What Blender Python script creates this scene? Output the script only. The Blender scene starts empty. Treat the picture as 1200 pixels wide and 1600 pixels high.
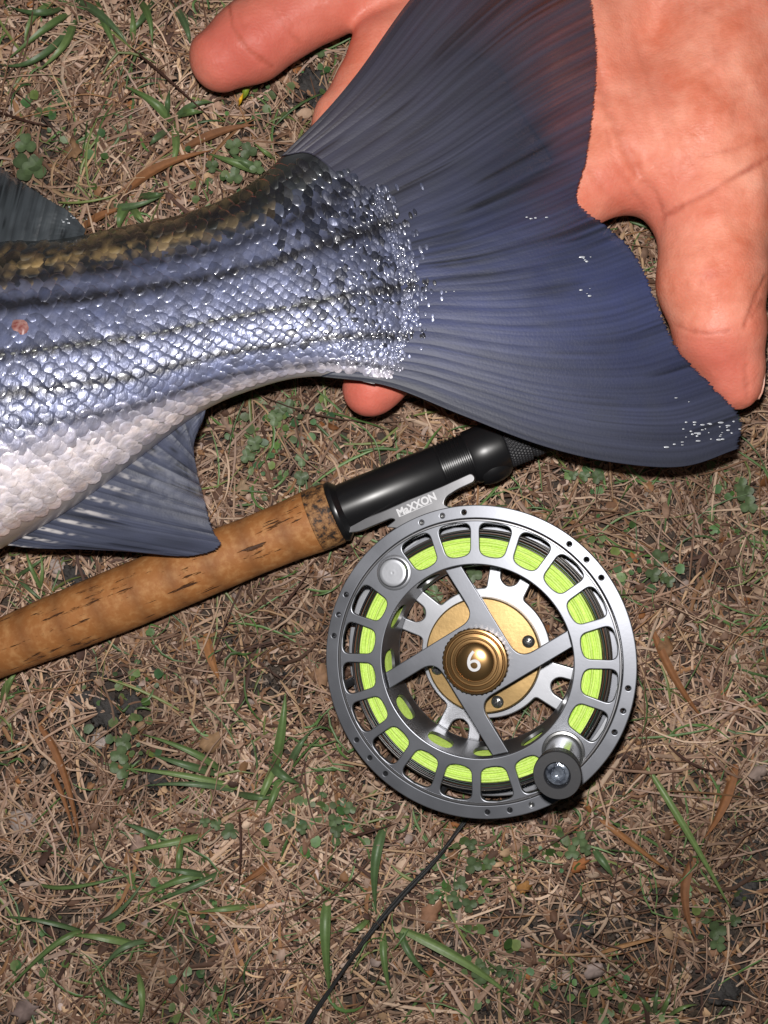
import bpy, math, random
import numpy as np
from mathutils import Vector, Matrix

# ------------------------------------------------------------------ camera, sky, light, exposure
SC = bpy.context.scene
COL = SC.collection
H = 0.33            # phone held 33 cm above the turf, looking straight down
FPX = 1500.0        # focal length in photograph pixels (1200 x 1600)

cam = bpy.data.cameras.new('camera')
cam.sensor_fit = 'VERTICAL'; cam.sensor_height = 24.0; cam.lens = 24.0 * FPX / 1600.0
cam.clip_start = 0.005; cam.clip_end = 200.0
cam_o = bpy.data.objects.new('camera', cam); COL.objects.link(cam_o)
cam_o.location = (0, 0, H)
SC.camera = cam_o

world = bpy.data.worlds.new('World'); SC.world = world; world.use_nodes = True
wn = world.node_tree.nodes; wl = world.node_tree.links
sky = wn.new('ShaderNodeTexSky'); sky.sky_type = 'NISHITA'; sky.sun_disc = False
sky.sun_elevation = math.radians(2.0); sky.sun_rotation = math.radians(140)
bg = wn['Background']; bg.inputs['Strength'].default_value = 0.022
wl.new(sky.outputs[0], bg.inputs['Color'])

# the photograph's only light: the phone's flash beside its lens (night picture)
fl = bpy.data.lights.new('camera_flash', 'POINT')
fl.energy = 4.8; fl.shadow_soft_size = 0.004; fl.color = (1.0, 0.97, 0.94)
fl_o = bpy.data.objects.new('camera_flash', fl); COL.objects.link(fl_o)
fl_o.location = (-0.005, 0.021, H + 0.006)

SC.view_settings.view_transform = 'Standard'; SC.view_settings.look = 'None'
SC.view_settings.gamma = 1.0; SC.view_settings.exposure = 0.0
SC.view_settings.use_curve_mapping = False
SC.cycles.use_denoising = True
SC.cycles.max_bounces = 6; SC.cycles.transparent_max_bounces = 12
SC.cycles.sample_clamp_indirect = 4.0

RNG = np.random.default_rng(7)
random.seed(7)

# ------------------------------------------------------------------ helpers
def P(px, py, z):
    """photograph pixel + height above the turf (m) -> world point"""
    k = (H - z) / FPX
    return np.array([(px - 600.0) * k, -(py - 800.0) * k, z])

def PA(px, py, z):
    px = np.asarray(px, float); py = np.asarray(py, float); z = np.asarray(z, float)
    k = (H - z) / FPX
    return np.stack([(px - 600) * k, -(py - 800) * k, z + 0 * px], -1)

def tag(o, label=None, cat=None, group=None, kind=None):
    if label: o['label'] = label
    if cat: o['category'] = cat
    if group: o['group'] = group
    if kind: o['kind'] = kind
    return o

def empty(name, loc=(0, 0, 0), matrix=None):
    o = bpy.data.objects.new(name, None); COL.objects.link(o)
    o.empty_display_size = 0.01
    if matrix is not None: o.matrix_basis = matrix
    else: o.location = loc
    return o

def mk(name, V, F, mat, parent=None, col=None, smooth=True, sharp=None, world_verts=False, extra=None):
    V = np.asarray(V, float).reshape(-1, 3)
    me = bpy.data.meshes.new(name)
    if world_verts and parent is not None:
        im = np.array(parent.matrix_basis.inverted())
        V = V @ im[:3, :3].T + im[:3, 3]
    if isinstance(F, np.ndarray):
        n, k = F.shape
        me.vertices.add(len(V)); me.vertices.foreach_set('co', V.ravel())
        me.loops.add(n * k); me.loops.foreach_set('vertex_index', F.ravel().astype(np.int32))
        me.polygons.add(n)
        me.polygons.foreach_set('loop_start', np.arange(0, n * k, k, dtype=np.int32))
        me.polygons.foreach_set('loop_total', np.full(n, k, dtype=np.int32))
        me.update(calc_edges=True)
    else:
        me.from_pydata([tuple(v) for v in V], [], [tuple(f) for f in F]); me.update()
    me.polygons.foreach_set('use_smooth', np.full(len(me.polygons), bool(smooth)))
    if sharp is not None: me.set_sharp_from_angle(angle=math.radians(sharp))
    if col is not None:
        a = me.color_attributes.new('Col', 'FLOAT_COLOR', 'POINT')
        c = np.ones((len(V), 4)); c[:, :3] = np.asarray(col, float).reshape(-1, 3)
        a.data.foreach_set('color', c.ravel())
    if extra:
        for nm, arr in extra.items():
            at = me.attributes.new(nm, 'FLOAT', 'POINT'); at.data.foreach_set('value', np.asarray(arr, float).ravel())
    me.materials.append(mat)
    o = bpy.data.objects.new(name, me); COL.objects.link(o)
    if parent is not None: o.parent = parent
    return o

def grid_faces(nu, nv, close_v=False, close_u=False):
    """faces of a (nu, nv) vertex grid laid out u-major"""
    iu = np.arange(nu if close_u else nu - 1); iv = np.arange(nv if close_v else nv - 1)
    a, b = np.meshgrid(iu, iv, indexing='ij'); a = a.ravel(); b = b.ravel()
    a2 = (a + 1) % nu; b2 = (b + 1) % nv
    return np.stack([a * nv + b, a2 * nv + b, a2 * nv + b2, a * nv + b2], -1)

def lathe(profile, n=64, axis='z'):
    """profile: list of (r, h); returns V, F (open profile, closed round)"""
    pr = np.array(profile, float); th = np.linspace(0, 2 * np.pi, n, endpoint=False)
    R = pr[:, 0][:, None]; Hh = pr[:, 1][:, None] + 0 * th
    X = R * np.cos(th); Y = R * np.sin(th)
    V = np.stack([X, Y, Hh], -1).reshape(-1, 3)
    F = grid_faces(len(pr), n, close_v=True)
    if axis == 'x': V = np.stack([V[:, 2], V[:, 0], V[:, 1]], -1)
    return V, F

def hashn(n):
    return RNG.random(n)

# smooth value noise for geometry
_G = np.random.default_rng(3).random((64, 64))
def noise2(x, y):
    x = np.asarray(x, float); y = np.asarray(y, float)
    xi = np.floor(x).astype(int); yi = np.floor(y).astype(int); fx = x - xi; fy = y - yi
    fx = fx * fx * (3 - 2 * fx); fy = fy * fy * (3 - 2 * fy)
    g = lambda a, b: _G[a % 64, b % 64]
    return (g(xi, yi) * (1 - fx) + g(xi + 1, yi) * fx) * (1 - fy) + (g(xi, yi + 1) * (1 - fx) + g(xi + 1, yi + 1) * fx) * fy

# ------------------------------------------------------------------ materials
class NT:
    def __init__(s, name):
        s.m = bpy.data.materials.new(name); s.m.use_nodes = True
        s.n = s.m.node_tree.nodes; s.l = s.m.node_tree.links
        s.b = s.n['Principled BSDF']; s.out = s.n['Material Output']
    def node(s, t, **kw):
        nd = s.n.new(t)
        for k, v in kw.items():
            if k in nd.inputs: s.set(nd, k, v)
            else: setattr(nd, k, v)
        return nd
    def set(s, nd, k, v):
        if hasattr(v, 'is_output'): s.l.new(v, nd.inputs[k])
        else: nd.inputs[k].default_value = v
    def coords(s, scale=(1, 1, 1)):
        tc = s.node('ShaderNodeTexCoord'); mp = s.node('ShaderNodeMapping')
        s.l.new(tc.outputs['Object'], mp.inputs['Vector']); mp.inputs['Scale'].default_value = scale
        return mp.outputs[0]
    def noise(s, vec, scale, detail=3, rough=.55):
        nd = s.node('ShaderNodeTexNoise'); s.l.new(vec, nd.inputs['Vector'])
        nd.inputs['Scale'].default_value = scale; nd.inputs['Detail'].default_value = detail
        nd.inputs['Roughness'].default_value = rough
        return nd.outputs['Fac']
    def ramp(s, fac, stops):
        nd = s.node('ShaderNodeValToRGB'); s.l.new(fac, nd.inputs['Fac'])
        e = nd.color_ramp.elements
        while len(e) < len(stops): e.new(.5)
        for i, (p, c) in enumerate(stops):
            e[i].position = p; e[i].color = (c if len(c) == 4 else (*c, 1))
        return nd.outputs['Color']
    def mix(s, fac, a, b, mode='MIX'):
        nd = s.node('ShaderNodeMix'); nd.data_type = 'RGBA'; nd.blend_type = mode
        for i, v in ((0, fac), (6, a), (7, b)):
            if hasattr(v, 'is_output'): s.l.new(v, nd.inputs[i])
            else: nd.inputs[i].default_value = v if i == 0 or len(v) == 4 else (*v, 1)
        return nd.outputs[2]
    def attr(s, name='Col', out='Color'):
        nd = s.node('ShaderNodeAttribute'); nd.attribute_name = name
        return nd.outputs[out]
    def bump(s, h, strength=.3, dist=.0005):
        nd = s.node('ShaderNodeBump'); s.l.new(h, nd.inputs['Height'])
        nd.inputs['Strength'].default_value = strength; nd.inputs['Distance'].default_value = dist
        s.l.new(nd.outputs[0], s.b.inputs['Normal'])
    def p(s, **kw):
        nm = dict(color='Base Color', rough='Roughness', metal='Metallic', spec='Specular IOR Level',
                  sss='Subsurface Weight', coat='Coat Weight', coatr='Coat Roughness', alpha='Alpha', trans='Transmission Weight', ior='IOR')
        for k, v in kw.items():
            i = s.b.inputs[nm[k]]
            if hasattr(v, 'is_output'): s.l.new(v, i)
            elif k == 'color': i.default_value = (*v, 1)
            else: i.default_value = v
        return s

def m_metal(name, c, rough, metal=.75, grain=.04, bumpy=.08):
    t = NT(name); v = t.coords()
    n = t.noise(v, 900, 2); n2 = t.noise(v, 60, 3)
    lo = tuple(x * (1 - grain * 2) for x in c); hi = tuple(min(1, x * (1 + grain * 2)) for x in c)
    grit = t.ramp(t.noise(v, 1300, 2, .6), [(.66, (0, 0, 0)), (.74, (.45, .45, .45))]); dirt = t.ramp(t.noise(v, 95, 4, .7), [(.52, (0, 0, 0)), (.72, (1, 1, 1))])
    gm = t.node('ShaderNodeMath', operation='MULTIPLY'); t.l.new(grit, gm.inputs[0]); t.l.new(dirt, gm.inputs[1])
    t.p(color=t.mix(gm.outputs[0], t.mix(n2, lo, hi), (.10, .08, .06)), metal=metal)
    t.p(rough=t.ramp(n2, [(.2, (rough * .85,) * 3), (.8, (rough * 1.15,) * 3)]))
    t.bump(n, bumpy, .00006)
    return t.m

MAT = {}
MAT['alu'] = m_metal('grey_anodised_aluminium', (.185, .192, .214), .38, .75)
MAT['alu_dark'] = m_metal('grey_turned_aluminium', (.21, .21, .22), .34, .8)
MAT['alu_bright'] = m_metal('bright_machined_aluminium', (.40, .41, .44), .38, .8, .07)
MAT['steel'] = m_metal('polished_steel', (.55, .55, .55), .2, .95)
MAT['gold'] = m_metal('gold_anodised_aluminium', (.44, .29, .125), .36, .8, .14, .35)
MAT['gold_cap'] = m_metal('polished_gold_cap', (.32, .19, .08), .27, .88, .05, .05)
MAT['black_gloss'] = m_metal('black_anodised_tube', (.008, .008, .009), .34, .0, .02, .05)
MAT['black_matte'] = m_metal('black_rubber_knob', (.016, .016, .019), .55, 0, .05, .2)
t = NT('white_engraving'); t.p(color=(.62, .62, .64), rough=.5); MAT['print'] = t.m
t = NT('painted_recess'); t.p(color=(.01, .01, .011), rough=.5); MAT['dark'] = t.m  # near-black colour painting recess shade on the drag screws
t = NT('clear_end_plug'); v = t.coords(); t.p(color=t.ramp(t.noise(v, 500, 3), [(.35, (.03, .035, .05)), (.7, (.22, .25, .30))]), rough=.15, metal=.4)
t.bump(t.noise(v, 350, 2), .8, .0008); MAT['plug'] = t.m

def m_line(name, c, c2):
    t = NT(name); v = t.coords()
    w = t.node('ShaderNodeTexNoise'); t.l.new(v, w.inputs['Vector']); w.inputs['Scale'].default_value = 1400; w.inputs['Detail'].default_value = 1
    t.p(color=t.mix(w.outputs['Fac'], c, c2), rough=.55)
    t.bump(w.outputs['Fac'], .5, .0002)
    return t.m
MAT['green_line'] = m_line('chartreuse_braided_backing', (.42, .62, .06), (.68, .88, .24))
MAT['wound'] = NT('dark_fly_line').p(rough=.3).m
_t = NT('dark_fly_line_colours'); _t.p(color=_t.attr(), rough=.3); MAT['wound'] = _t.m
MAT['black_line'] = m_line('black_fly_line', (.012, .013, .014), (.03, .03, .032))

# cork
t = NT('cork'); v = t.coords((1, 1, 1)); v2 = t.coords((.10, 1, 1))
base = t.mix(t.noise(v, 60, 4), (.265, .097, .027), (.39, .165, .052))
bands = t.noise(t.coords((1, .05, .05)), 330, 3)
base = t.mix(t.ramp(bands, [(.4, (0, 0, 0)), (.75, (.55, .55, .55))]), base, (.30, .12, .035))
base = t.mix(t.ramp(t.noise(v, 420, 3), [(.45, (0, 0, 0)), (.8, (.6, .6, .6))]), base, (.56, .31, .13))
pit = t.noise(v2, 620, 4, .7); clump = t.noise(v, 90, 3)
pm = t.node('ShaderNodeMath', operation='ADD'); t.l.new(pit, pm.inputs[0]); cm = t.node('ShaderNodeMath', operation='MULTIPLY'); t.l.new(clump, cm.inputs[0]); cm.inputs[1].default_value = .35; t.l.new(cm.outputs[0], pm.inputs[1])
pitm = t.ramp(pm.outputs[0], [(.79, (0, 0, 0)), (.835, (1, 1, 1))])
sx = t.node('ShaderNodeSeparateXYZ'); t.l.new(t.coords(), sx.inputs[0]); wv = t.node('ShaderNodeMath', operation='PINGPONG'); t.l.new(sx.outputs[0], wv.inputs[0]); wv.inputs[1].default_value = .0064
base = t.mix(t.ramp(wv.outputs[0], [(0, (.55, .55, .55)), (.0004, (0, 0, 0))]), base, (.16, .06, .02))
t.p(color=t.mix(pitm, base, (.05, .018, .006)), rough=.62, spec=.35)
inv = t.node('ShaderNodeInvert'); t.l.new(pitm, inv.inputs['Color'])
hh_ = t.mix(.35, inv.outputs[0], t.noise(v, 500, 4, .7))
t.bump(hh_, .9, .0006); MAT['cork'] = t.m
t = NT('burl_cork'); v = t.coords()
vo = t.node('ShaderNodeTexVoronoi'); t.l.new(v, vo.inputs['Vector']); vo.inputs['Scale'].default_value = 700
f = t.noise(v, 420, 4, .7)
t.p(color=t.ramp(f, [(.40, (.02, .012, .008)), (.50, (.20, .09, .03)), (.68, (.40, .22, .09))]), rough=.7)
t.bump(f, .6, .0004); MAT['burl'] = t.m

# fish
t = NT('fish_scale'); v = t.coords()
n = t.noise(v, 900, 3); c = t.attr()
tint = t.mix(t.noise(v, 260, 2), (.86, .90, 1.12), (1.10, 1.0, .92))
t.p(color=t.mix(1.0, c, tint, 'MULTIPLY'), metal=.25, coat=1.0, coatr=.09, spec=.6)
t.p(rough=t.ramp(n, [(.3, (.30,) * 3), (.75, (.55,) * 3)]))
t.bump(t.noise(t.coords((1, .4, 1)), 900, 3), .6, .0004); MAT['scale'] = t.m
t = NT('fish_skin'); v = t.coords(); t.p(color=t.attr(), rough=.35, coat=.4, coatr=.15, metal=.2); t.bump(t.noise(v, 700, 2), .3, .0003); MAT['fskin'] = t.m

def m_fin(name, trans_max):
    t = NT(name); v = t.coords()
    c = t.mix(t.ramp(t.noise(v, 130, 3), [(.3, (0, 0, 0)), (.8, (.3, .3, .3))]), t.attr(), (.045, .05, .06))
    t.p(color=c, rough=.43, spec=.2)
    t.bump(t.noise(v, 1500, 2), .25, .00015)
    tr = t.node('ShaderNodeBsdfTransparent'); tr.inputs[0].default_value = (1, .93, .9, 1)
    mx = t.node('ShaderNodeMixShader'); fa = t.node('ShaderNodeMath', operation='MULTIPLY')
    t.l.new(t.attr('thin', 'Fac'), fa.inputs[0]); fa.inputs[1].default_value = trans_max
    t.l.new(fa.outputs[0], mx.inputs[0]); t.l.new(t.b.outputs[0], mx.inputs[1]); t.l.new(tr.outputs[0], mx.inputs[2])
    t.l.new(mx.outputs[0], t.out.inputs['Surface'])
    return t.m
MAT['fin'] = m_fin('caudal_fin_membrane', .76)
t = NT('pale_glint_beads'); t.p(color=(.42, .44, .48), rough=.3, spec=1.0, coat=.6, coatr=.2); MAT['water'] = t.m  # opaque pale base colour paints the beads' white glints

# skin
t = NT('skin'); v = t.coords()
mott = t.noise(v, 70, 5, .62)
c = t.mix(t.ramp(mott, [(.35, (0, 0, 0)), (.7, (1, 1, 1))]), (.68, .20, .115), (.92, .40, .28))
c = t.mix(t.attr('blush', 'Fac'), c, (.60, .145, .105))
c = t.mix(t.attr('crease', 'Fac'), c, (.44, .10, .06))  # crease shade put into the skin colour, over shallow modelled grooves
t.p(color=c, rough=t.ramp(t.noise(v, 160, 4, .7), [(.3, (.42,) * 3), (.7, (.66,) * 3)]), spec=.36, sss=.25)
t.b.inputs['Subsurface Radius'].default_value = (1.0, .35, .2); t.b.inputs['Subsurface Scale'].default_value = .0025
vv = t.node('ShaderNodeTexVoronoi'); t.l.new(t.coords((1, 1.6, 1)), vv.inputs['Vector']); vv.inputs['Scale'].default_value = 900
hm = t.node('ShaderNodeMath', operation='ADD'); t.l.new(vv.outputs['Distance'], hm.inputs[0]); t.l.new(t.noise(v, 420, 4, .7), hm.inputs[1])
ve = t.node('ShaderNodeTexVoronoi'); ve.feature = 'DISTANCE_TO_EDGE'
t.l.new(t.coords((1.4, .8, 1)), ve.inputs['Vector']); ve.inputs['Scale'].default_value = 330
ln = t.ramp(ve.outputs['Distance'], [(.0, (0, 0, 0)), (.06, (1, 1, 1))])
hs = t.node('ShaderNodeMath', operation='ADD'); t.l.new(hm.outputs[0], hs.inputs[0]); h3 = t.node('ShaderNodeMath', operation='MULTIPLY'); t.l.new(ln, h3.inputs[0]); h3.inputs[1].default_value = .35; t.l.new(h3.outputs[0], hs.inputs[1])
t.bump(hs.outputs[0], .24, .0003); MAT['skin'] = t.m
t = NT('thumbnail'); t.p(color=(.62, .33, .25), rough=.28, spec=.5, sss=.1); t.b.inputs['Subsurface Scale'].default_value = .001; MAT['nail'] = t.m

# turf
t = NT('soil'); v = t.coords(); n1 = t.noise(v, 55, 5, .65); n2 = t.noise(v, 500, 4, .7)
c = t.mix(n2, (.035, .026, .02), (.13, .095, .07)); c = t.mix(t.ramp(n1, [(.4, (0, 0, 0)), (.65, (.8, .8, .8))]), c, (.05, .04, .036))
t.p(color=c, rough=.9); t.bump(n2, 1.0, .002); MAT['soil'] = t.m
def m_plant(name, rough=.6, sheen=.3):
    t = NT(name); v = t.coords(); n = t.noise(v, 700, 3)
    c = t.mix(n, (.7, .7, .7), (1.25, 1.25, 1.25)); t.p(color=t.mix(1.0, t.attr(), c, 'MULTIPLY'), rough=rough, spec=sheen)
    t.bump(n, .3, .0003); return t.m
MAT['straw'] = m_plant('dry_grass_straw', .7, .25)
MAT['blade'] = m_plant('green_grass', .45, .45)
MAT['leaf'] = m_plant('green_leaf', .5, .4)
MAT['dryleaf'] = m_plant('dry_leaf', .7, .25)
t = NT('clod'); v = t.coords(); n = t.noise(v, 420, 4, .7); t.p(color=t.mix(n, (.012, .011, .011), (.085, .078, .075)), rough=.85); t.bump(n, 1.0, .0012); MAT['clod'] = t.m
t = NT('pebble'); v = t.coords(); n = t.noise(v, 300, 4, .7); t.p(color=t.mix(n, (.26, .21, .19), (.46, .39, .36)), rough=.7); t.bump(n, .6, .0006); MAT['pebble'] = t.m

# ------------------------------------------------------------------ ground sheet
n = 221
s = np.linspace(-1, 1, n)
ax = np.sign(s) * (np.abs(s) * .30 + np.maximum(np.abs(s) - .8, 0) ** 3 * 2500)
gx, gy = np.meshgrid(ax, ax, indexing='ij')
gz = (noise2(gx * 40 + 9, gy * 40 + 4) - .6) * .006 + (noise2(gx * 160, gy * 160) - .5) * .003 - .0015
o = mk('ground', np.stack([gx, gy, gz], -1), grid_faces(n, n), MAT['soil'])
tag(o, 'bare dark soil showing between the dead grass', 'ground', kind='structure')

# ------------------------------------------------------------------ dead-grass thatch (nobody could count it)
def strands(N, xr, yr, lmin, lmax, wmin, wmax, z0, z1, pal, seg=6, dirfield=.6, curl=1.2, seed=1, slope=.12):
    r = np.random.default_rng(seed)
    x = r.uniform(*xr, N); y = r.uniform(*yr, N)
    bare = np.zeros(N)
    for bx_, by_, br_ in BARE:
        c_ = P(bx_, by_, 0); bare = np.maximum(bare, np.exp(-((x - c_[0]) ** 2 + (y - c_[1]) ** 2) / (br_ * .00022) ** 2))
    keep = r.random(N) > bare * .88; x, y = x[keep], y[keep]; N = len(x)
    base = noise2(x * 18 + 3, y * 18 + 7) * 6.28 * 1.3
    th = base + r.normal(0, 1, N) * (1.6 * (1 - dirfield) + .5)
    L = lmin + (lmax - lmin) * r.random(N) ** 1.7; W = r.uniform(wmin, wmax, N)
    z = r.uniform(z0, z1, N); sl = r.normal(0, slope, N); kap = r.normal(0, curl, N); tw = r.normal(0, .5, N)
    tt = np.linspace(0, 1, seg)
    kink = (r.random(N) < .25) * r.normal(0, .8, N)
    ang = th[:, None] + kap[:, None] * (tt - .5) + kink[:, None] * (tt > .5)
    ds = L[:, None] / (seg - 1)
    cx = np.cumsum(np.cos(ang) * ds, 1); cy = np.cumsum(np.sin(ang) * ds, 1)
    cx = x[:, None] + cx - cx.mean(1, keepdims=True); cy = y[:, None] + cy - cy.mean(1, keepdims=True)
    cz = z[:, None] + sl[:, None] * (tt - .5) * L[:, None] + r.normal(0, .0016, N)[:, None] * np.sin(tt * 3.1)[None]
    cz = np.maximum(cz, .0004)
    prof = np.sin(np.pi * np.clip(tt * .9 + .08, 0, 1)) ** .5
    nx = -np.sin(ang); ny = np.cos(ang)
    rows = []
    for k in (-1, 0, 1):
        off = k * W[:, None] * .5 * prof[None]
        rows.append(np.stack([cx + nx * off, cy + ny * off,
                              cz + (k == 0) * W[:, None] * .35 + k * W[:, None] * .4 * np.sin(tw)[:, None]], -1))
    V = np.stack(rows, 2)                                  # N, seg, 3, 3
    q = grid_faces(seg, 3)[None] + (np.arange(N) * seg * 3)[:, None, None]
    pal = np.array(pal); ci = r.integers(0, len(pal), N)
    c = pal[ci] * r.uniform(.65, 1.2, (N, 1))
    c = np.repeat(c[:, None], seg * 3, 1)
    return V.reshape(-1, 3), q.reshape(-1, 4), c.reshape(-1, 3)

BARE = [(60, 1180, 50), (300, 1480, 45), (560, 1500, 35), (1010, 1425, 45), (820, 1430, 40), (1180, 1300, 40), (430, 1060, 35), (60, 300, 30), (420, 200, 35), (780, 1560, 45), (1060, 900, 35), (20, 1350, 45), (400, 1540, 40), (170, 1110, 70), (110, 1230, 50), (485, 140, 45), (1150, 1440, 70), (1110, 1550, 70), (930, 1450, 55), (700, 1480, 40), (100, 1420, 60), (240, 1210, 40), (900, 1560, 60), (120, 900, 40)]
XR, YR = (-.20, .20), (-.24, .24)
TAN = [(.50, .37, .28), (.42, .30, .23), (.36, .245, .185), (.60, .47, .37), (.30, .20, .15), (.46, .345, .29), (.22, .135, .095), (.52, .37, .24)]
BRN = [(.17, .10, .07), (.23, .135, .085), (.12, .07, .05), (.30, .17, .09), (.10, .06, .05)]
v1 = strands(18000, XR, YR, .005, .022, .0003, .0012, .0008, .0040, TAN + BRN, 5, .4, 1.0, 1)
v2 = strands(15000, XR, YR, .007, .034, .00025, .0009, .0025, .0074, TAN, 6, .6, .7, 2, .1)
v3 = strands(2600, XR, YR, .018, .060, .00025, .0007, .004, .0088, BRN + TAN[:3], 7, .5, .6, 3, .08)
v4 = strands(16000, XR, YR, .0015, .006, .0004, .0017, .002, .0070, TAN + BRN + [(.62, .50, .44)], 4, .1, 1.5, 4, .35)
v5 = strands(2600, XR, YR, .002, .006, .0015, .0036, .002, .0066, TAN + BRN + BRN + [(.30, .13, .05), (.5, .42, .4)], 4, .1, 1.0, 8, .35)
Vs, Fs, Cs, off = [], [], [], 0
v6 = strands(14000, (-.42, .42), (-.46, .46), .012, .05, .0006, .0016, .001, .006, TAN + BRN, 5, .5, .8, 10, .1)
for a in (v1, v2, v3, v4, v5, v6):
    Vs.append(a[0]); Fs.append(a[1] + off); Cs.append(a[2]); off += len(a[0])
Vt = np.concatenate(Vs); Ct = np.concatenate(Cs)
patch = noise2(Vt[:, 0] * 26 + 2, Vt[:, 1] * 26 + 11)
Ct = Ct * (1 + (patch - .5)[:, None] * np.array([.8, .85, .9])) * np.array([.90, .83, .77])
o = mk('dead_grass', Vt, np.concatenate(Fs), MAT['straw'], col=Ct)
tag(o, 'matted tan and brown dead grass covering the ground', 'dead grass', kind='stuff')

g1 = strands(2600, XR, YR, .006, .032, .0003, .0010, .004, .0085, [(.09, .17, .045), (.07, .13, .04), (.12, .20, .07), (.16, .19, .06)], 6, .4, 1.2, 6, .15)
o = mk('sparse_grass', g1[0], g1[1], MAT['blade'], col=g1[2])
tag(o, 'thin green grass sprigs scattered through the thatch', 'grass', kind='stuff')

def crumbs():
    r = np.random.default_rng(77); N = 5200
    x = r.uniform(*XR, N); y = r.uniform(*YR, N); i = r.integers(0, len(BARE), N); near = r.random(N) < .6
    bc_ = np.array([P(b[0], b[1], 0) for b in BARE]); br_ = np.array([b[2] for b in BARE]) * .00022
    x = np.where(near, bc_[i, 0] + r.normal(0, .6, N) * br_[i], x); y = np.where(near, bc_[i, 1] + r.normal(0, .6, N) * br_[i], y)
    R = .0003 + .0011 * r.random(N) ** 2.2; z = r.uniform(.0005, .0032, N) + (~near) * .002
    oc = np.array([(1, 0, 0), (0, 1, 0), (-1, 0, 0), (0, -1, 0), (0, 0, 1), (0, 0, -1)], float)
    V = oc[None] * R[:, None, None] * r.uniform(.6, 1.3, (N, 6, 1)) + r.normal(0, .25, (N, 6, 3)) * R[:, None, None]
    V = V + np.stack([x, y, z], 1)[:, None]
    f = np.array([(0, 1, 4), (1, 2, 4), (2, 3, 4), (3, 0, 4), (1, 0, 5), (2, 1, 5), (3, 2, 5), (0, 3, 5)])
    F = (f[None] + (np.arange(N) * 6)[:, None, None]).reshape(-1, 3)
    pal = np.array([(.03, .026, .024), (.05, .04, .034), (.08, .06, .045), (.15, .11, .08), (.30, .24, .20), (.02, .02, .022)])
    C = np.repeat(pal[r.integers(0, 6, N)], 6, 0)
    o = mk('soil_crumbs', V.reshape(-1, 3), F, MAT['straw'], col=C, smooth=False)
    tag(o, 'dark crumbs of soil and grit in the gaps of the dead grass', 'soil crumbs', kind='stuff')
crumbs()

def moss():
    r = np.random.default_rng(12); V, F, C = [], [], []
    spots = [(130, 230), (330, 300), (400, 690), (450, 650), (420, 760), (190, 1140), (200, 1060), (330, 1420), (250, 1390), (700, 1400), (740, 1480), (1000, 880),
             (1090, 1420), (960, 860), (1140, 800), (930, 730), (800, 1540), (1000, 1560), (530, 1270), (500, 1290), (60, 1500), (300, 1550), (480, 90), (760, 1350), (900, 1550), (450, 1250), (80, 160), (400, 120), (870, 1330)]
    for sx, sy in spots:
        for _ in range(18):
            px = sx + r.normal(0, 32); py = sy + r.normal(0, 30); c = P(px, py, r.uniform(.004, .0085)); a = r.uniform(0, 6.28); R = r.uniform(.0007, .0019)
            n_ = 7; tl = r.normal(0, .35, 2); b = len(V)
            V.append(c); C.append((.09, .16, .055))
            g = np.array([.075, .145, .05]) * r.uniform(.6, 1.5) * np.array([r.uniform(.8, 1.5), 1, r.uniform(.7, 1.3)])
            for k in range(n_):
                t_ = a + k * 6.2832 / n_; d = np.array([np.cos(t_), np.sin(t_)]) * R * (1 if k else .75)
                V.append(c + np.array([d[0], d[1], d @ tl + R * .15])); C.append(g)
                F.append((b, b + 1 + k, b + 1 + (k + 1) % n_))
            C[b] = g * .8
    o = mk('ground_cover', np.array(V), np.array(F), MAT['leaf'], col=np.array(C))
    tag(o, 'tiny round green leaves creeping through the dead grass', 'ground cover', kind='stuff')
moss()

# ------------------------------------------------------------------ individual plants, dry blades, leaves, clods
def blade_mesh(pts, w, col, seg=12, fold=.3, tipw=.1):
    """pts: px,py,z control points -> tapered folded ribbon"""
    pts = np.array([P(*p) for p in pts]); u = np.linspace(0, 1, len(pts)); t_ = np.linspace(0, 1, seg)
    if len(pts) == 3:
        c = np.stack([(1 - t_) ** 2, 2 * t_ * (1 - t_), t_ ** 2], 1) @ np.array([pts[0], 2 * pts[1] - .5 * (pts[0] + pts[2]), pts[2]])
    else:
        c = np.stack([np.interp(t_, u, pts[:, k]) for k in range(3)], 1)
    tg = np.gradient(c, axis=0); nn = np.stack([-tg[:, 1], tg[:, 0]], 1); nn /= np.linalg.norm(nn, axis=1, keepdims=True) + 1e-9
    ww = w * .40 * np.minimum(1, .6 + t_ * 2) * np.clip((1 - t_) * 1.7, .02, 1) ** .75
    V = []
    for k in (-1, -.5, 0, .5, 1):
        p = c.copy(); p[:, :2] += nn * (ww * k)[:, None]; p[:, 2] -= (1 - abs(k)) * ww * fold * 2
        V.append(p)
    V = np.stack(V, 1)
    shade = np.array([1.0, .93, 1.16, .93, 1.0])[None, :, None] * (1 + .2 * np.sin(t_ * 40)[:, None, None] * .2)
    return V.reshape(-1, 3), grid_faces(seg, 5), (np.array(col) * shade * np.ones((seg, 5, 1))).reshape(-1, 3)

GREEN = [(.105, .165, .055), (.075, .125, .05), (.14, .205, .07), (.09, .14, .065)]
def one_blade(name, label, cat, pts, w, col, mat='blade', group=None, parent=None):
    V, F, C = blade_mesh(pts, w, col)
    if parent is not None:
        return mk(name, V, F, MAT[mat], parent, C, world_verts=True)
    base = P(*pts[0]); o = mk(name, V - base, F, MAT[mat], None, C); o.location = base
    return tag(o, label, cat, group)

def tuft(label, blades):
    e = empty('grass_tuft', P(blades[0][0][0], blades[0][0][1], .0))
    tag(e, label, 'grass tuft', 'green grass tufts')
    for i, (a, m, b, w) in enumerate(blades):
        one_blade('blade', None, None, [(*a, .004), (*m, .011), (*b, .0075)], w, GREEN[i % 4], parent=e)

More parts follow.
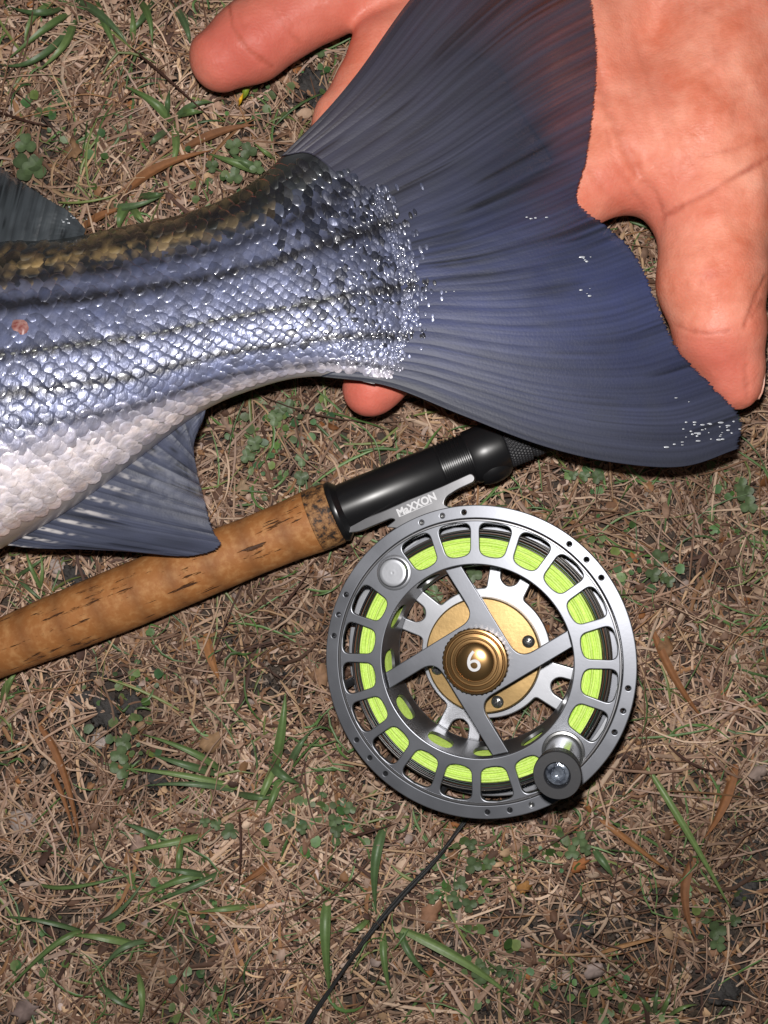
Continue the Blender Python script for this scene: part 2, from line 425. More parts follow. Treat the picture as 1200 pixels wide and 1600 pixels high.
tuft('broad green grass tuft between the dorsal fin and the fingertip', [((110, 20), (70, 45), (10, 95), .0032), ((100, 10), (60, 20), (15, 10), .003), ((115, 30), (100, 70), (60, 110), .0034), ((120, 0), (165, 30), (200, 70), .0034),
     ((150, 0), (165, 40), (185, 85), .003), ((125, 25), (60, 90), (0, 100), .003), ((90, 0), (50, 30), (40, 75), .0028)])
tuft('narrow upright grass tuft against the shadowed side of the fingertip', [((215, 0), (232, 25), (238, 70), .003), ((240, 0), (222, 30), (200, 55), .0028), ((205, 70), (208, 40), (205, 10), .0028), ((270, 5), (290, 40), (296, 70), .003)])
tuft('splayed grass tuft between the fingertip and the fish back', [((265, 190), (240, 160), (195, 135), .0038), ((270, 190), (300, 165), (335, 160), .003), ((270, 195), (275, 230), (265, 265), .0032), ((265, 200), (245, 215), (232, 228), .003), ((275, 180), (295, 175), (320, 175), .0034), ((260, 185), (262, 160), (265, 140), .0025)])
tuft('pair of long green blades touching the back of the fish', [((410, 270), (370, 255), (325, 240), .0036), ((415, 265), (385, 255), (355, 235), .0034), ((432, 248), (415, 238), (395, 222), .002)])
tuft('dark grass blades under the fish behind the dorsal fin tip', [((205, 310), (190, 335), (185, 360), .0045), ((215, 305), (240, 305), (258, 300), .0028), ((200, 320), (215, 335), (225, 350), .003), ((165, 320), (205, 322), (255, 305), .003)])
tuft('fan of four long blades lying between the reel and the bare soil', [((345, 1205), (300, 1175), (222, 1147), .0030), ((340, 1210), (290, 1195), (238, 1180), .0034), ((370, 1232), (290, 1212), (188, 1200), .0028), ((365, 1236), (300, 1225), (225, 1228), .0024)])
tuft('tall crossing grass blades between reel rim and grass fan', [((428, 1205), (440, 1140), (446, 1082), .0040), ((420, 1190), (440, 1210), (468, 1225), .0042), ((432, 1190), (415, 1230), (398, 1270), .0034), ((450, 1200), (465, 1170), (482, 1145), .0030), ((440, 1210), (425, 1250), (415, 1275), .003), ((370, 1240), (400, 1245), (430, 1246), .003)])
tuft('clump of long dark blades on the turf beside the broad upright blade', [((330, 1365), (280, 1375), (215, 1405), .0034), ((350, 1360), (300, 1385), (235, 1410), .0028), ((320, 1305), (260, 1318), (198, 1332), .003), ((262, 1318), (230, 1300), (190, 1285), .0032), ((280, 1310), (280, 1340), (274, 1380), .003), ((330, 1370), (290, 1362), (245, 1358), .0028), ((395, 1415), (350, 1420), (310, 1425), .0026)])
tuft('straggling thin blades in the turf far from both reel and line', [((135, 1455), (80, 1480), (0, 1560), .0024), ((140, 1460), (70, 1440), (0, 1432), .0022), ((225, 1480), (160, 1465), (110, 1462), .0034), ((150, 1440), (190, 1420), (235, 1360), .002), ((60, 1380), (120, 1385), (230, 1358), .0018), ((145, 1525), (180, 1560), (220, 1580), .003), ((215, 1520), (222, 1560), (218, 1600), .003), ((240, 1470), (190, 1482), (160, 1520), .0026)])
tuft('short green blades just under the anal fin beside the cork', [((70, 930), (50, 890), (40, 858), .0018), ((20, 905), (50, 885), (75, 868), .0016), ((60, 925), (66, 895), (62, 858), .0016), ((25, 900), (45, 920), (75, 945), .0018)])
tuft('few blades along the black line near its far end', [((600, 1455), (600, 1500), (612, 1560), .003), ((625, 1450), (640, 1490), (675, 1530), .003), ((580, 1430), (560, 1450), (540, 1455), .0026)])
tuft('short green tuft beside the black clod, far from the reel', [((1030, 1590), (1040, 1570), (1050, 1545), .0024), ((1020, 1592), (1010, 1570), (995, 1555), .0022), ((1040, 1592), (1065, 1575), (1090, 1570), .002), ((1025, 1590), (1024, 1565), (1030, 1540), .002)])

BL = 'single green grass blades'
one_blade('lone_grass', 'long narrow green blade lying alone past the reel handle knob', 'grass blade', [(1012, 1200, .006), (1080, 1310, .014), (1146, 1428, .008)], .0028, GREEN[2], group=BL)
one_blade('lone_grass', 'long flat green blade starting at the black line', 'grass blade', [(625, 1452, .006), (720, 1500, .012), (805, 1562, .008)], .0042, GREEN[2], group=BL)
one_blade('lone_grass', 'broad upright green blade beside the black line near the reel', 'grass blade', [(602, 1290, .006), (586, 1350, .013), (588, 1428, .008)], .0042, GREEN[1], group=BL)
one_blade('lone_grass', 'tapering green blade standing beside the far end of the black line', 'grass blade', [(512, 1405, .006), (508, 1470, .014), (516, 1560, .008)], .0044, GREEN[0], group=BL)
one_blade('lone_grass', 'short green blade poking out beside the cork butt', 'grass blade', [(4, 1095, .004), (12, 1070, .01), (26, 1052, .008)], .0034, GREEN[2], group=BL)
one_blade('lone_grass', 'small dark green blade beside the orange leaf scrap', 'grass blade', [(928, 1328, .006), (945, 1350, .01), (958, 1370, .008)], .0034, GREEN[1], group=BL)

OR = [(.27, .125, .05), (.23, .10, .042), (.31, .165, .075), (.20, .09, .042)]
DB = 'rust brown dead blades'
for lab, pts, w in [
    ('long rust brown blade on the bare soil near the grass fan', [(62, 1135, .006), (100, 1210, .009), (128, 1335, .007)], .0032),
    ('thin short rust blade alongside the long one on bare soil', [(78, 1205, .006), (98, 1245, .009), (118, 1310, .007)], .0022),
    ('wide rust brown blade lying close to the reel rim', [(1020, 985, .006), (1055, 1060, .010), (1100, 1125, .007)], .0034),
    ('broad rust blade beside the middle of the long narrow green blade', [(1150, 1195, .006), (1130, 1260, .010), (1100, 1310, .007)], .0042),
    ('curled rust brown blade near the tip of the long narrow green blade', [(1085, 1340, .006), (1070, 1400, .010), (1088, 1470, .007)], .0040),
    ('straight rust blade pointing at the reel handle knob', [(938, 1280, .006), (990, 1320, .010), (1050, 1365, .007)], .0026),
    ('thin rust straw lying by the orange leaf scrap', [(935, 1490, .006), (985, 1475, .010), (1045, 1462, .007)], .0020),
    ('splayed orange straw between finger and fish back', [(195, 300, .006), (250, 260, .011), (330, 235, .008)], .0042),
    ('second orange straw bundle nearer the fish back', [(290, 230, .006), (345, 205, .010), (400, 195, .008)], .0036),
    ('orange straw between the dorsal fin tip and fish back', [(130, 355, .004), (160, 335, .009), (195, 325, .007)], .0034),
    ('short rust strip on the turf under the cork grip', [(322, 990, .004), (330, 1030, .009), (345, 1065, .007)], .0040),
    ('rust brown strip in front of the reel frame foot', [(640, 740, .004), (668, 725, .009), (700, 700, .007)], .0030),
    ('small rust strip between the dark blade clump and the broad upright blade', [(425, 1345, .005), (400, 1365, .010), (370, 1385, .007)], .0028)]:
    one_blade('dry_straw', lab, 'straw', pts, w, OR[len(lab) % 4], 'straw', DB)
STEM = (.06, .028, .02)
for lab, pts in [('dark thin stem lying close to the raised fingertip', [(205, 75, .008), (270, 130, .014), (335, 190, .009)]),
                 ('dark wiry stem running past the seed buds', [(0, 175, .006), (45, 190, .011), (90, 198, .008)]),
                 ('dark stem beside the black line where it leaves the reel', [(540, 1310, .006), (575, 1300, .012), (625, 1285, .008)]),
                 ('dark upright stem in the long blade clump', [(374, 1270, .006), (376, 1330, .014), (372, 1400, .008)]),
                 ('dark bent stem at the base of the long narrow green blade', [(1040, 1160, .006), (1085, 1195, .012), (1130, 1205, .008)]),
                 ('dark stem beside the cork near the reel', [(430, 960, .004), (460, 925, .012), (488, 885, .009)])]:
    one_blade('dead_twig', lab, 'twig', pts, .0011, STEM, 'straw', 'dark wiry dead stems')

def leaf_disc(c, ang, R, tilt, col, notch=.22, n_=14, asp=1.0):
    th = np.linspace(0, 2 * np.pi, n_, endpoint=False)
    rr = R * (1 - notch * np.exp(-(np.minimum(th, 2 * np.pi - th) / .45) ** 2))
    V = [c]; x = rr * np.cos(th); y = rr * np.sin(th) * asp
    ca, sa = np.cos(ang), np.sin(ang)
    for k_, sc in ((0, .55), (1, 1.0)):
        X, Y = x * sc, y * sc
        Z = np.abs(Y) * .28 + X * tilt
        V += list(np.stack([c[0] + X * ca - Y * sa, c[1] + X * sa + Y * ca, c[2] + Z], 1))
    F = [(0, 1 + i, 1 + (i + 1) % n_) for i in range(n_)] + [(1 + i, 1 + n_ + i, 1 + n_ + (i + 1) % n_) for i in range(n_)] + [(1 + i, 1 + n_ + (i + 1) % n_, 1 + (i + 1) % n_) for i in range(n_)]
    C = np.array([np.array(col) * 1.15] + [col] * n_ + [np.array(col) * .85] * n_)
    return np.array(V), F, C

def clover(label, px, py, n_l, R, seed, cat='clover'):
    r = np.random.default_rng(seed); b0 = P(px, py, .0)
    e = empty('clover_plant', b0); tag(e, label, cat, 'small clover plants')
    for i in range(n_l):
        a = r.uniform(0, 6.28); d = R * r.uniform(.9, 2.2) * (i > 0)
        c = b0 + np.array([np.cos(a) * d, np.sin(a) * d, r.uniform(.008, .0115)])
        R_ = R; R = R * r.uniform(.5, .85); g = np.array([.085, .125, .055]) * r.uniform(.75, 1.3); a0 = r.uniform(0, 6.28)
        V, F, C = [], [], []
        for k in range(3):
            t_ = a0 + k * 2.094; cc = c + np.array([np.cos(t_), np.sin(t_), 0]) * R * .62
            v_, f_, c_ = leaf_disc(cc, t_, R * .6, r.uniform(-.1, .25), g, .25)
            F += [tuple(q + len(V) for q in f) for f in f_]; V += list(v_); C += list(c_)
        lf = mk('leaf', np.array(V), F, MAT['leaf'], e, np.array(C), world_verts=True)
        V2, F2, C2 = tube([b0 + np.array([0, 0, .001]), (b0 + c) / 2 + np.array([0, 0, .002]), c], .00035, 6); mk('stem', V2, F2, MAT['leaf'], e, np.tile((.10, .13, .05), (len(V2), 1)), world_verts=True); R = R_

def tube(pts, r, n_=8, closed=False):
    pts = np.array(pts, float); tg = np.gradient(pts, axis=0); tg /= np.linalg.norm(tg, axis=1, keepdims=True)
    up = np.array([0, 0, 1.0]); a = np.cross(tg, up); bad = np.linalg.norm(a, axis=1) < 1e-4; a[bad] = (1, 0, 0)
    a /= np.linalg.norm(a, axis=1, keepdims=True); b = np.cross(a, tg); th = np.linspace(0, 2 * np.pi, n_, endpoint=False)
    r = np.broadcast_to(np.asarray(r, float), (len(pts),))
    V = pts[:, None] + (np.cos(th)[None, :, None] * a[:, None] + np.sin(th)[None, :, None] * b[:, None]) * r[:, None, None]
    return V.reshape(-1, 3), grid_faces(len(pts), n_, close_v=True), None

for i, (lab, px, py, nl, R) in enumerate([
    ('large heart leaved clover beside the dorsal fin', 60, 245, 3, .0062),
    ('small sprout growing between the two fingers', 500, 85, 3, .0030),
    ('clover against the fish back near the green blade pair', 395, 255, 3, .0036),
    ('tiny clover right under the green blade pair', 372, 288, 2, .0034),
    ('clover sprig under the tail root in the gap above the cork', 455, 640, 3, .0028),
    ('clover beside the anal fin and cork grip', 405, 695, 3, .0030),
    ('leafy sprig between the reel seat flange and the fish', 475, 720, 2, .0030),
    ('larger clover growing beside the thumb tip', 1192, 690, 3, .0050),
    ('clover among dark clods beside the grass fan', 200, 1168, 3, .0040),
    ('clover pressed against the reel rim near the crossing grass blades', 525, 1268, 3, .0032),
    ('clover patch where the black line leaves the reel', 735, 1335, 3, .0032),
    ('flat leaved clover patch halfway along the black line', 705, 1385, 4, .0034),
    ('yellow centred clover farther along from the line patch', 745, 1485, 3, .0036),
    ('round leaved clover near the curled rust blade', 1105, 1435, 3, .0036),
    ('clover beside the reel rim opposite the line', 1010, 895, 4, .0034),
    ('small clover between the tail fin and reel rim', 905, 745, 3, .0030),
    ('clover in the turf beyond the tail fin tip', 1150, 790, 3, .0036),
    ('clover beside the small dark green blade and knob', 905, 1310, 3, .0030),
    ('clover in the long blade clump near the stem', 345, 1275, 3, .0032),
    ('two leaved clover beside the broad upright blade', 455, 1270, 2, .0034),
    ('clover seen through the open centre of the reel', 690, 955, 3, .0040),
    ('clover seen through a reel opening next to the foot', 735, 895, 2, .0036)]):
    clover(lab, px, py, nl, R, 40 + i)

# yellow flower bud by the fingertip
e = empty('flower_bud', P(380, 150, 0)); tag(e, 'yellow flower bud with green base under the fingertip', 'flower bud')
for nm, a, b, w, c in (('petal', (372, 165, .012), (380, 145, .014), .0016, (.75, .42, .02)), ('base', (378, 152, .0125), (390, 132, .014), .0030, (.22, .30, .03))):
    V, F, C = blade_mesh([a, ((a[0] + b[0]) / 2, (a[1] + b[1]) / 2, .0155), b], w, c); mk(nm, V, F, MAT['leaf'], e, C, world_verts=True)
V, F, _ = tube([P(390, 134, .013), P(400, 120, .009), P(405, 110, .003)], .0004, 6); mk('stem', V, F, MAT['leaf'], e, np.tile((.10, .14, .05), (len(V), 1)), world_verts=True)

def dry_leaf(label, px, py, R, ang, col, asp=.7, z=.008):
    r = np.random.default_rng(int(px + py)); n_ = 16; c = P(px, py, z)
    th = np.linspace(0, 2 * np.pi, n_, endpoint=False); rr = R * (1 + r.normal(0, .24, n_)); col = np.array(col) * .75
    V = [(0, 0, .0006)]
    for sc in (.5, 1):
        X = rr * np.cos(th) * sc; Y = rr * np.sin(th) * asp * sc
        V += list(np.stack([X * np.cos(ang) - Y * np.sin(ang), X * np.sin(ang) + Y * np.cos(ang), .0004 + np.sin(th * 2 + 1) * R * .16 * sc + r.normal(0, R * .05, n_) * sc], 1))
    F = [(0, 1 + i, 1 + (i + 1) % n_) for i in range(n_)] + [(1 + i, 1 + n_ + i, 1 + n_ + (i + 1) % n_, 1 + (i + 1) % n_) for i in range(n_)]
    C = np.array(col) * (1 + r.normal(0, .12, (len(V), 1)))
    o = mk('dry_leaf', np.array(V), F, MAT['dryleaf'], None, C); o.location = c
    m_ = o.modifiers.new('thickness', 'SOLIDIFY'); m_.thickness = .0002
    tag(o, label, 'dry leaf', 'fallen dry leaf scraps')
for a in [('curled tan leaf scrap between the grass fan and cork grip', 328, 1160, .0042, .3, (.36, .22, .12)), ('pink brown leaf scrap between the fan and the dark blade clump', 215, 1318, .0032, 1.2, (.40, .27, .22)),
          ('orange leaf scrap beside the small dark green blade', 905, 1352, .0030, .5, (.42, .16, .06)), ('large tan leaf beside the black line', 672, 1428, .0050, 1.0, (.38, .20, .12)),
          ('pale leaf scrap under the cork near the reel rim', 500, 1055, .0042, 1.5, (.33, .19, .11)), ('pale leaf scrap near the long flat blade tip', 930, 1515, .0040, .2, (.40, .31, .28)),
          ('small orange leaf scrap between clover patch and orange leaf', 820, 1388, .0024, .8, (.45, .22, .07)), ('tan leaf scrap in the far turf past the long blade', 1185, 1210, .0036, .4, (.36, .27, .23)),
          ('grey pink leaf flake beside the straggling thin blades', 40, 1580, .0050, .4, (.30, .22, .20)), ('dark tan leaf by the dorsal fin clover', 115, 235, .0036, 1.4, (.30, .17, .09)),
          ('tan leaf scrap between anal fin and cork ring', 378, 760, .0026, .9, (.35, .24, .15)), ('brown leaf fragment touching the wide rust blade', 1040, 1010, .0034, 2.0, (.30, .16, .08))]:
    dry_leaf(*a)

def lump(name, label, cat, px, py, R, mat, group, flat=.55, seed=0):
    import bmesh
    bm = bmesh.new(); bmesh.ops.create_icosphere(bm, subdivisions=4, radius=1)
    r = np.random.default_rng(seed); ph = r.uniform(0, 20, 3); rough_ = .9 if mat == 'clod' else .3
    for v_ in bm.verts:
        d = np.array(v_.co); k = 1 + .5 * (noise2(d[0] * 1.7 + ph[0], d[1] * 1.7 + ph[1]) - .5) + rough_ * (noise2(d[2] * 4 + ph[2] + d[1] * 2, d[0] * 4 + d[1] * 3) - .5) + rough_ * .6 * (noise2(d[0] * 9 + d[2] * 7 + ph[0], d[1] * 9 - d[2] * 6) - .5)
        v_.co = Vector(d * k * R); v_.co.z *= flat
    me = bpy.data.meshes.new(name); bm.to_mesh(me); bm.free(); me.polygons.foreach_set('use_smooth', np.full(len(me.polygons), True)); me.materials.append(MAT[mat])
    o = bpy.data.objects.new(name, me); COL.objects.link(o); o.location = P(px, py, .002 + R * flat * .5)
    tag(o, label, cat, group)
for i, (lab, px, py, R) in enumerate([('largest dark soil clod near the cork butt and grass fan', 165, 1112, .0052), ('smaller dark clod beside the cork butt', 205, 1100, .0040), ('dark clod under the far end of the grip', 122, 1095, .0036),
     ('dark crumb of soil between the two fingers', 487, 130, .0050), ('dark clod touching the tail fin edge beside the fingers', 500, 165, .0042), ('dark clod at the tip of the long narrow green blade', 1165, 1395, .0050), ('black clod at the turf edge under the rust straw', 1130, 1545, .0062),
     ('dark clod near the pale leaf scrap', 905, 1445, .0046), ('dark clod by the anal fin under the fish', 118, 900, .0044), ('dark clod under the blades of the grass fan', 245, 1215, .0042)]):
    lump('soil_clod', lab, 'clod', px, py, R * .85, 'clod', 'dark soil clods', .6, i)
for i, (lab, px, py, R) in enumerate([('pale pebble between the dark clods and the grass fan', 155, 1157, .0026), ('flat grey stone flake near the long rust blade', 35, 1285, .0040), ('tiny white stone near the curled rust blade', 1013, 1402, .0010), ('pale pebble beneath the anal fin edge', 88, 885, .0030),
     ('pinkish pebble beside the broad rust blade', 1190, 1205, .0026), ('small pale pebble beside the dark blade clump', 175, 1360, .0022)]):
    lump('pebble', lab, 'pebble', px, py, R, 'pebble', 'pale pebbles in the turf', .5, 30 + i)

# ------------------------------------------------------------------ fish (striped bass lying on its side, tail lifted on the hand)
US = np.array([-.6, -.25, 0, .15, .3, .45, .6, .72, .84, .93, 1.0])
TOP = np.array([(-460, 400), (-240, 408), (-90, 395), (0, 378), (90, 374), (190, 354), (290, 333), (365, 303), (425, 260), (465, 218), (503, 182)], float)
MID = np.array([(-460, 700), (-240, 690), (-90, 655), (10, 620), (115, 580), (220, 545), (330, 505), (410, 480), (492, 455), (560, 440), (622, 430)], float)
BOT = np.array([(-460, 990), (-240, 965), (-90, 910), (0, 858), (100, 802), (205, 725), (318, 642), (395, 609), (470, 590), (530, 589), (585, 600)], float)
ZM = np.array([.046, .045, .043, .043, .043, .0435, .045, .048, .051, .0535, .0555])
TT = np.array([.044, .043, .041, .0375, .032, .0255, .019, .0145, .010, .0058, .0003])

def crom(xs, ys, x):
    """smooth (Catmull-Rom/Hermite) interpolation of rows ys over xs"""
    ys = np.asarray(ys, float); one = ys.ndim == 1
    if one: ys = ys[:, None]
    m = np.gradient(ys, xs, axis=0); x = np.asarray(x, float); sh = x.shape; x = x.ravel()
    i = np.clip(np.searchsorted(xs, x) - 1, 0, len(xs) - 2); h = xs[i + 1] - xs[i]; t_ = ((x - xs[i]) / h)[:, None]; h = h[:, None]
    t2, t3 = t_ * t_, t_ ** 3
    r = (2 * t3 - 3 * t2 + 1) * ys[i] + (t3 - 2 * t2 + t_) * h * m[i] + (-2 * t3 + 3 * t2) * ys[i + 1] + (t3 - t2) * h * m[i + 1]
    return r[:, 0].reshape(sh) if one else r.reshape(*sh, ys.shape[1])

def fish_px(u, v):
    a, b, c = crom(US, TOP, u), crom(US, MID, u), crom(US, BOT, u); v = np.asarray(v, float)[..., None]
    return a * (2 * (v - .5) * (v - 1)) + b * (4 * v * (1 - v)) + c * (2 * v * (v - .5))
def fish_z(u, v, side=1):
    e = np.clip(1 - np.abs(2 * np.asarray(v, float) - 1) ** 2.7, 0, 1)
    u = np.asarray(u, float); thin_ = 1 - .85 * np.clip((u - .84) / .15, 0, 1) * np.clip((.42 - np.asarray(v)) / .3, 0, 1)
    return crom(US, ZM, u) + side * crom(US, TT, u) * e ** .50 * thin_
def fish_pt(u, v, side=1):
    q = fish_px(u, v); return PA(q[..., 0], q[..., 1], fish_z(u, v, side))

def stripe(u, v):
    """0..1 darkness of the long body stripes"""
    k = np.clip((u - .15) / .6, -.3, 1.1); d = 0
    for a, b, w, s_ in ((.035, .06, .034, 1.), (.12, .19, .024, .85), (.205, .315, .025, 1.15), (.365, .535, .022, 1.15), (.49, .73, .025, 1.1), (.60, .88, .018, .75)):
        c = a + (b - a) * k; d = np.maximum(d, s_ * np.exp(-((v - c) / w) ** 2))
    return d
def fish_col(u, v, rnd):
    """natural ground colour of the flank"""
    u = np.asarray(u, float); v = np.asarray(v, float)
    back = np.clip((.17 - v) / .10, 0, 1)[..., None]
    wl_ = np.interp(u, [0, .15, .45, .6, .8, 1], [.66, .69, .79, .89, .93, .95])
    belly = (np.clip((v - wl_ + .10) / .17, 0, 1) ** 1.5)[..., None] * (.85 + .3 * rnd[..., None]); belly = np.clip(belly, 0, 1)
    side = np.array([.128, .147, .222]) * (1 + (rnd[..., None] - .5) * .5)
    side = side * (1 + (v - .45)[..., None] * .35)
    bk = np.array([.055, .062, .045]) + (rnd[..., None] > .55) * np.array([.26, .185, .085]) * np.interp(u, [0, .45, .75], [1, .7, .12])[..., None]
    bl = np.array([.90, .85, .84]) * (1 + (rnd[..., None] - .5) * .25)
    c = side * (1 - back) + bk * back
    c = c * (1 - belly) + bl * belly
    tailk = np.clip((u - .80) / .15, 0, 1)[..., None] * np.clip((.75 - v) / .5, .15, 1)[..., None]
    return c * (1 - tailk * .45)

fish = empty('fish', P(120, 620, .004))
tag(fish, 'silver striped fish lying on its side, tail raised on the open hand', 'fish')

nu, nv = 150, 44
uu = np.linspace(-.6, 1.0, nu); th = np.linspace(0, 2 * np.pi, nv * 2, endpoint=False)
vv_ = .5 - .5 * np.cos(th); sd = np.where(th < np.pi, 1.0, -1.0)
U, Vv = np.meshgrid(uu, vv_, indexing='ij'); S = np.broadcast_to(sd, U.shape)
qq = fish_px(U, Vv); zz = np.where(S > 0, fish_z(U, Vv, 1), fish_z(U, Vv, -1)) - .0006 * (S > 0)
BV = PA(qq[..., 0], qq[..., 1], zz)
bc = fish_col(U, Vv, np.full(U.shape, .4)) * .55  # body colour darkened to paint the shade in gaps between scales
tl = np.clip((U - .84) / .1, 0, 1) * np.clip((.3 - Vv) / .15, 0, 1); bc = bc * (1 - tl[..., None]) + np.array([.085, .09, .10]) * tl[..., None]
bc = bc * (1 - .8 * stripe(U, Vv)[..., None])
Fb = [tuple(f) for f in grid_faces(nu, nv * 2, close_v=True)] + [tuple(range(nv * 2)), tuple(reversed(range((nu - 1) * nv * 2, nu * nv * 2)))]
mk('body', BV, Fb, MAT['fskin'], fish, bc.reshape(-1, 3), world_verts=True)

# --- scales: overlapping plates, each with its own tilt
def build_scales():
    r = np.random.default_rng(5)
    # columns with a pitch that shrinks towards the tail
    us = [-.30]
    mp = lambda a: fish_px(np.array([a]), np.array([.45]))[0]
    while us[-1] < 1.03:
        a = us[-1]; pitch = np.interp(a, [0, .45, .7, .86, 1], [20.5, 20, 17, 13.5, 11]) * .56
        d = np.linalg.norm(mp(min(a + .01, 1)) - mp(min(a, .99))) / .01; us.append(a + pitch / max(d, 200))
    rows = 31; out = []
    for i, u in enumerate(us):
        for j in range(rows):
            if (i + j) % 2: continue
            v = .018 + .964 * (j + .5 + r.normal(0, .06)) / rows
            u2 = u + r.normal(0, .0012)
            if u2 > 1.0:
                continue
            if u2 > .86 and v < .02 + (u2 - .86) * .75: continue
            out.append((u2, v))
    # fine sparkling scales over the root of the tail
    for _ in range(460):
        v = r.uniform(.20, .97); u2 = .99 - abs(r.normal(0, .06)) + .06 * r.random() * math.sin(math.pi * v); out.append((u2, v))
    for _ in range(420):
        v = r.uniform(.22, .97); out.append((1.0 + r.exponential(.015) * (.35 + .65 * math.sin(math.pi * v)), v))
    return np.array(out), r
SCL, r = build_scales()
res = []; NS = 10; RG = (.6, .88, 1.0)                # one plate: centre + three rings of ten (50 triangles)
RRR = np.concatenate([[0]] + [np.full(NS, q) for q in RG]); QQ = np.concatenate([[0]] + [np.arange(NS) * 2 * np.pi / NS] * 3)
LIPV = np.concatenate([[.03], np.full(NS, .02), np.full(NS, -.025), np.full(NS, -.15)])
SF = [(0, 1 + i, 1 + (i + 1) % NS) for i in range(NS)]
for ring in (0, 1):
    o_ = 1 + ring * NS
    for i in range(NS): SF += [(o_ + i, o_ + NS + i, o_ + NS + (i + 1) % NS), (o_ + i, o_ + NS + (i + 1) % NS, o_ + (i + 1) % NS)]
SF = np.array(SF)
for (u, v) in SCL:
    uc = min(u, .999); eps = .004
    p0 = fish_pt(np.array([uc]), np.array([v]))[0]
    du = (p0 - fish_pt(np.array([uc - eps]), np.array([v]))[0]) / eps
    dv = (fish_pt(np.array([uc]), np.array([min(v + eps, 1)]))[0] - fish_pt(np.array([uc]), np.array([max(v - eps, 0)]))[0]) / (min(v + eps, 1) - max(v - eps, 0))
    nrm = np.cross(dv, du); nrm /= np.linalg.norm(nrm); nrm *= np.sign(nrm[2]) if abs(nrm[2]) > 1e-6 else 1
    if u > .999:
        d_ = du / np.linalg.norm(du); d_[2] = 0; d_ /= np.linalg.norm(d_); p0 = p0 + d_ * (u - .999) * .19; p0[2] = .0559 + (u - .999) * .012
        nrm = np.array([0, 0, 1.0]); du = d_ * np.linalg.norm(du)
    tu = du / np.linalg.norm(du); tv = np.cross(nrm, tu)
    pitch = np.interp(u, [0, .45, .7, .86, 1], [20.5, 20, 17, 13.5, 11]) * (H - p0[2]) / FPX
    b = max(np.linalg.norm(dv) / 31 * 1.08, pitch * .30); small = u > .9
    if u > .999: b *= .45; pitch *= .42
    a = pitch * (.78 if not small else .62); b = b * (1 if not small else .8)
    lu, lv = np.linalg.norm(du), np.linalg.norm(dv); sv = np.sign(tv @ dv)
    flat_ = np.clip(nrm[2] * 1.15, .2, 1) * (.65 if v > .72 else 1.0)
    if v > .955 or v < .03: continue
    if v > .72: a *= .82; b *= .82
    rnd = r.random(); k1, k2 = r.normal(0, .05 + .09 * small), r.normal(0, .05 + .09 * small)
    base = fish_col(np.array(uc), np.array(v), np.array(rnd))
    if .78 < u < .999 and r.random() < .30 * np.clip((.85 - v) / .4, 0, 1): base = base * .28
    x = RRR * np.cos(QQ) * a * np.where(np.cos(QQ) > 0, 1.12 - .22 * np.abs(np.sin(QQ)), 1.1); y = RRR * np.sin(QQ) * b
    z = .00012 + (b * LIPV + (x + a * .3) * .075) * flat_ + x * k1 + y * k2
    V = p0 + tu * x[:, None] + tv * y[:, None] + nrm * z[:, None]
    m_ = stripe(uc + x / lu, np.clip(v + y * sv / lv, 0, 1)) * np.where(RRR < .7, 1.0, np.where(RRR < .95, .85, .55)) * (.7 + .5 * rnd)
    m_ = np.where(RRR < .8, m_ * np.clip(.25 + 1.9 * noise2(V[:, 0] * 420, V[:, 1] * 420), .4, 1.15), m_); m_ = np.minimum(m_, .97)[:, None]
    bb = base * (.72 + .56 * noise2(V[:, 0] * 900 + 5, V[:, 1] * 900))[:, None]
    if v < .15 and uc < .8: bb = bb * .5 + (noise2(V[:, 0] * 520, V[:, 1] * 520 + 3) > .52)[:, None] * np.array([.36, .25, .10]) * np.interp(v, [0, .05, .11, .15], [.3, 1, .8, 0]) * np.interp(uc, [.4, .8], [1, .25])
    C = bb * (1 - m_) + np.array([.018, .018, .022]) * m_
    C = np.where((RRR > .95)[:, None], C * .75 + np.array([.30, .33, .32]) * .22, np.where((RRR > .8)[:, None], C * 1.12, C))
    qx = 600 + p0[0] * FPX / (H - p0[2]); qy = 800 - p0[1] * FPX / (H - p0[2])
    vis = (qx > 6) and nrm[2] > .25
    res.append((a * b * nrm[2] * (1 if vis else .01), V, SF, C))
order = sorted(range(len(res)), key=lambda i: -res[i][0])
for i in order[:300]:
    mk('scale', res[i][1], res[i][2], MAT['scale'], fish, res[i][3], world_verts=True)
Vs, Fs, Cs, off = [], [], [], 0
for i in order[300:]:
    Vs.append(res[i][1]); Fs.append(res[i][2] + off); Cs.append(res[i][3]); off += len(res[i][1])
o = mk('small_scales', np.concatenate(Vs), np.concatenate(Fs), MAT['scale'], fish, np.concatenate(Cs), world_verts=True); o['kind'] = 'stuff'

# lateral line: a row of small pale pored plates
Vs, Fs, off = [], [], 0
for u in np.linspace(.02, .86, 36):
    v = .365 + (.535 - .365) * np.clip((u - .15) / .6, -.3, 1.1)
    p0 = fish_pt(np.array([u]), np.array([v]))[0]; p1 = fish_pt(np.array([u + .011]), np.array([v + .002]))[0]
    V, F, _ = tube([p0 + (0, 0, .0006), (p0 + p1) / 2 + (0, 0, .0011), p1 + (0, 0, .0010)], [.00022, .00045, .00022], 6)
    Vs.append(V); Fs.append(F + off); off += len(V)
mk('lateral_line', np.concatenate(Vs), np.concatenate(Fs), MAT['scale'], fish, np.tile((.22, .235, .21), (off, 1)), world_verts=True)

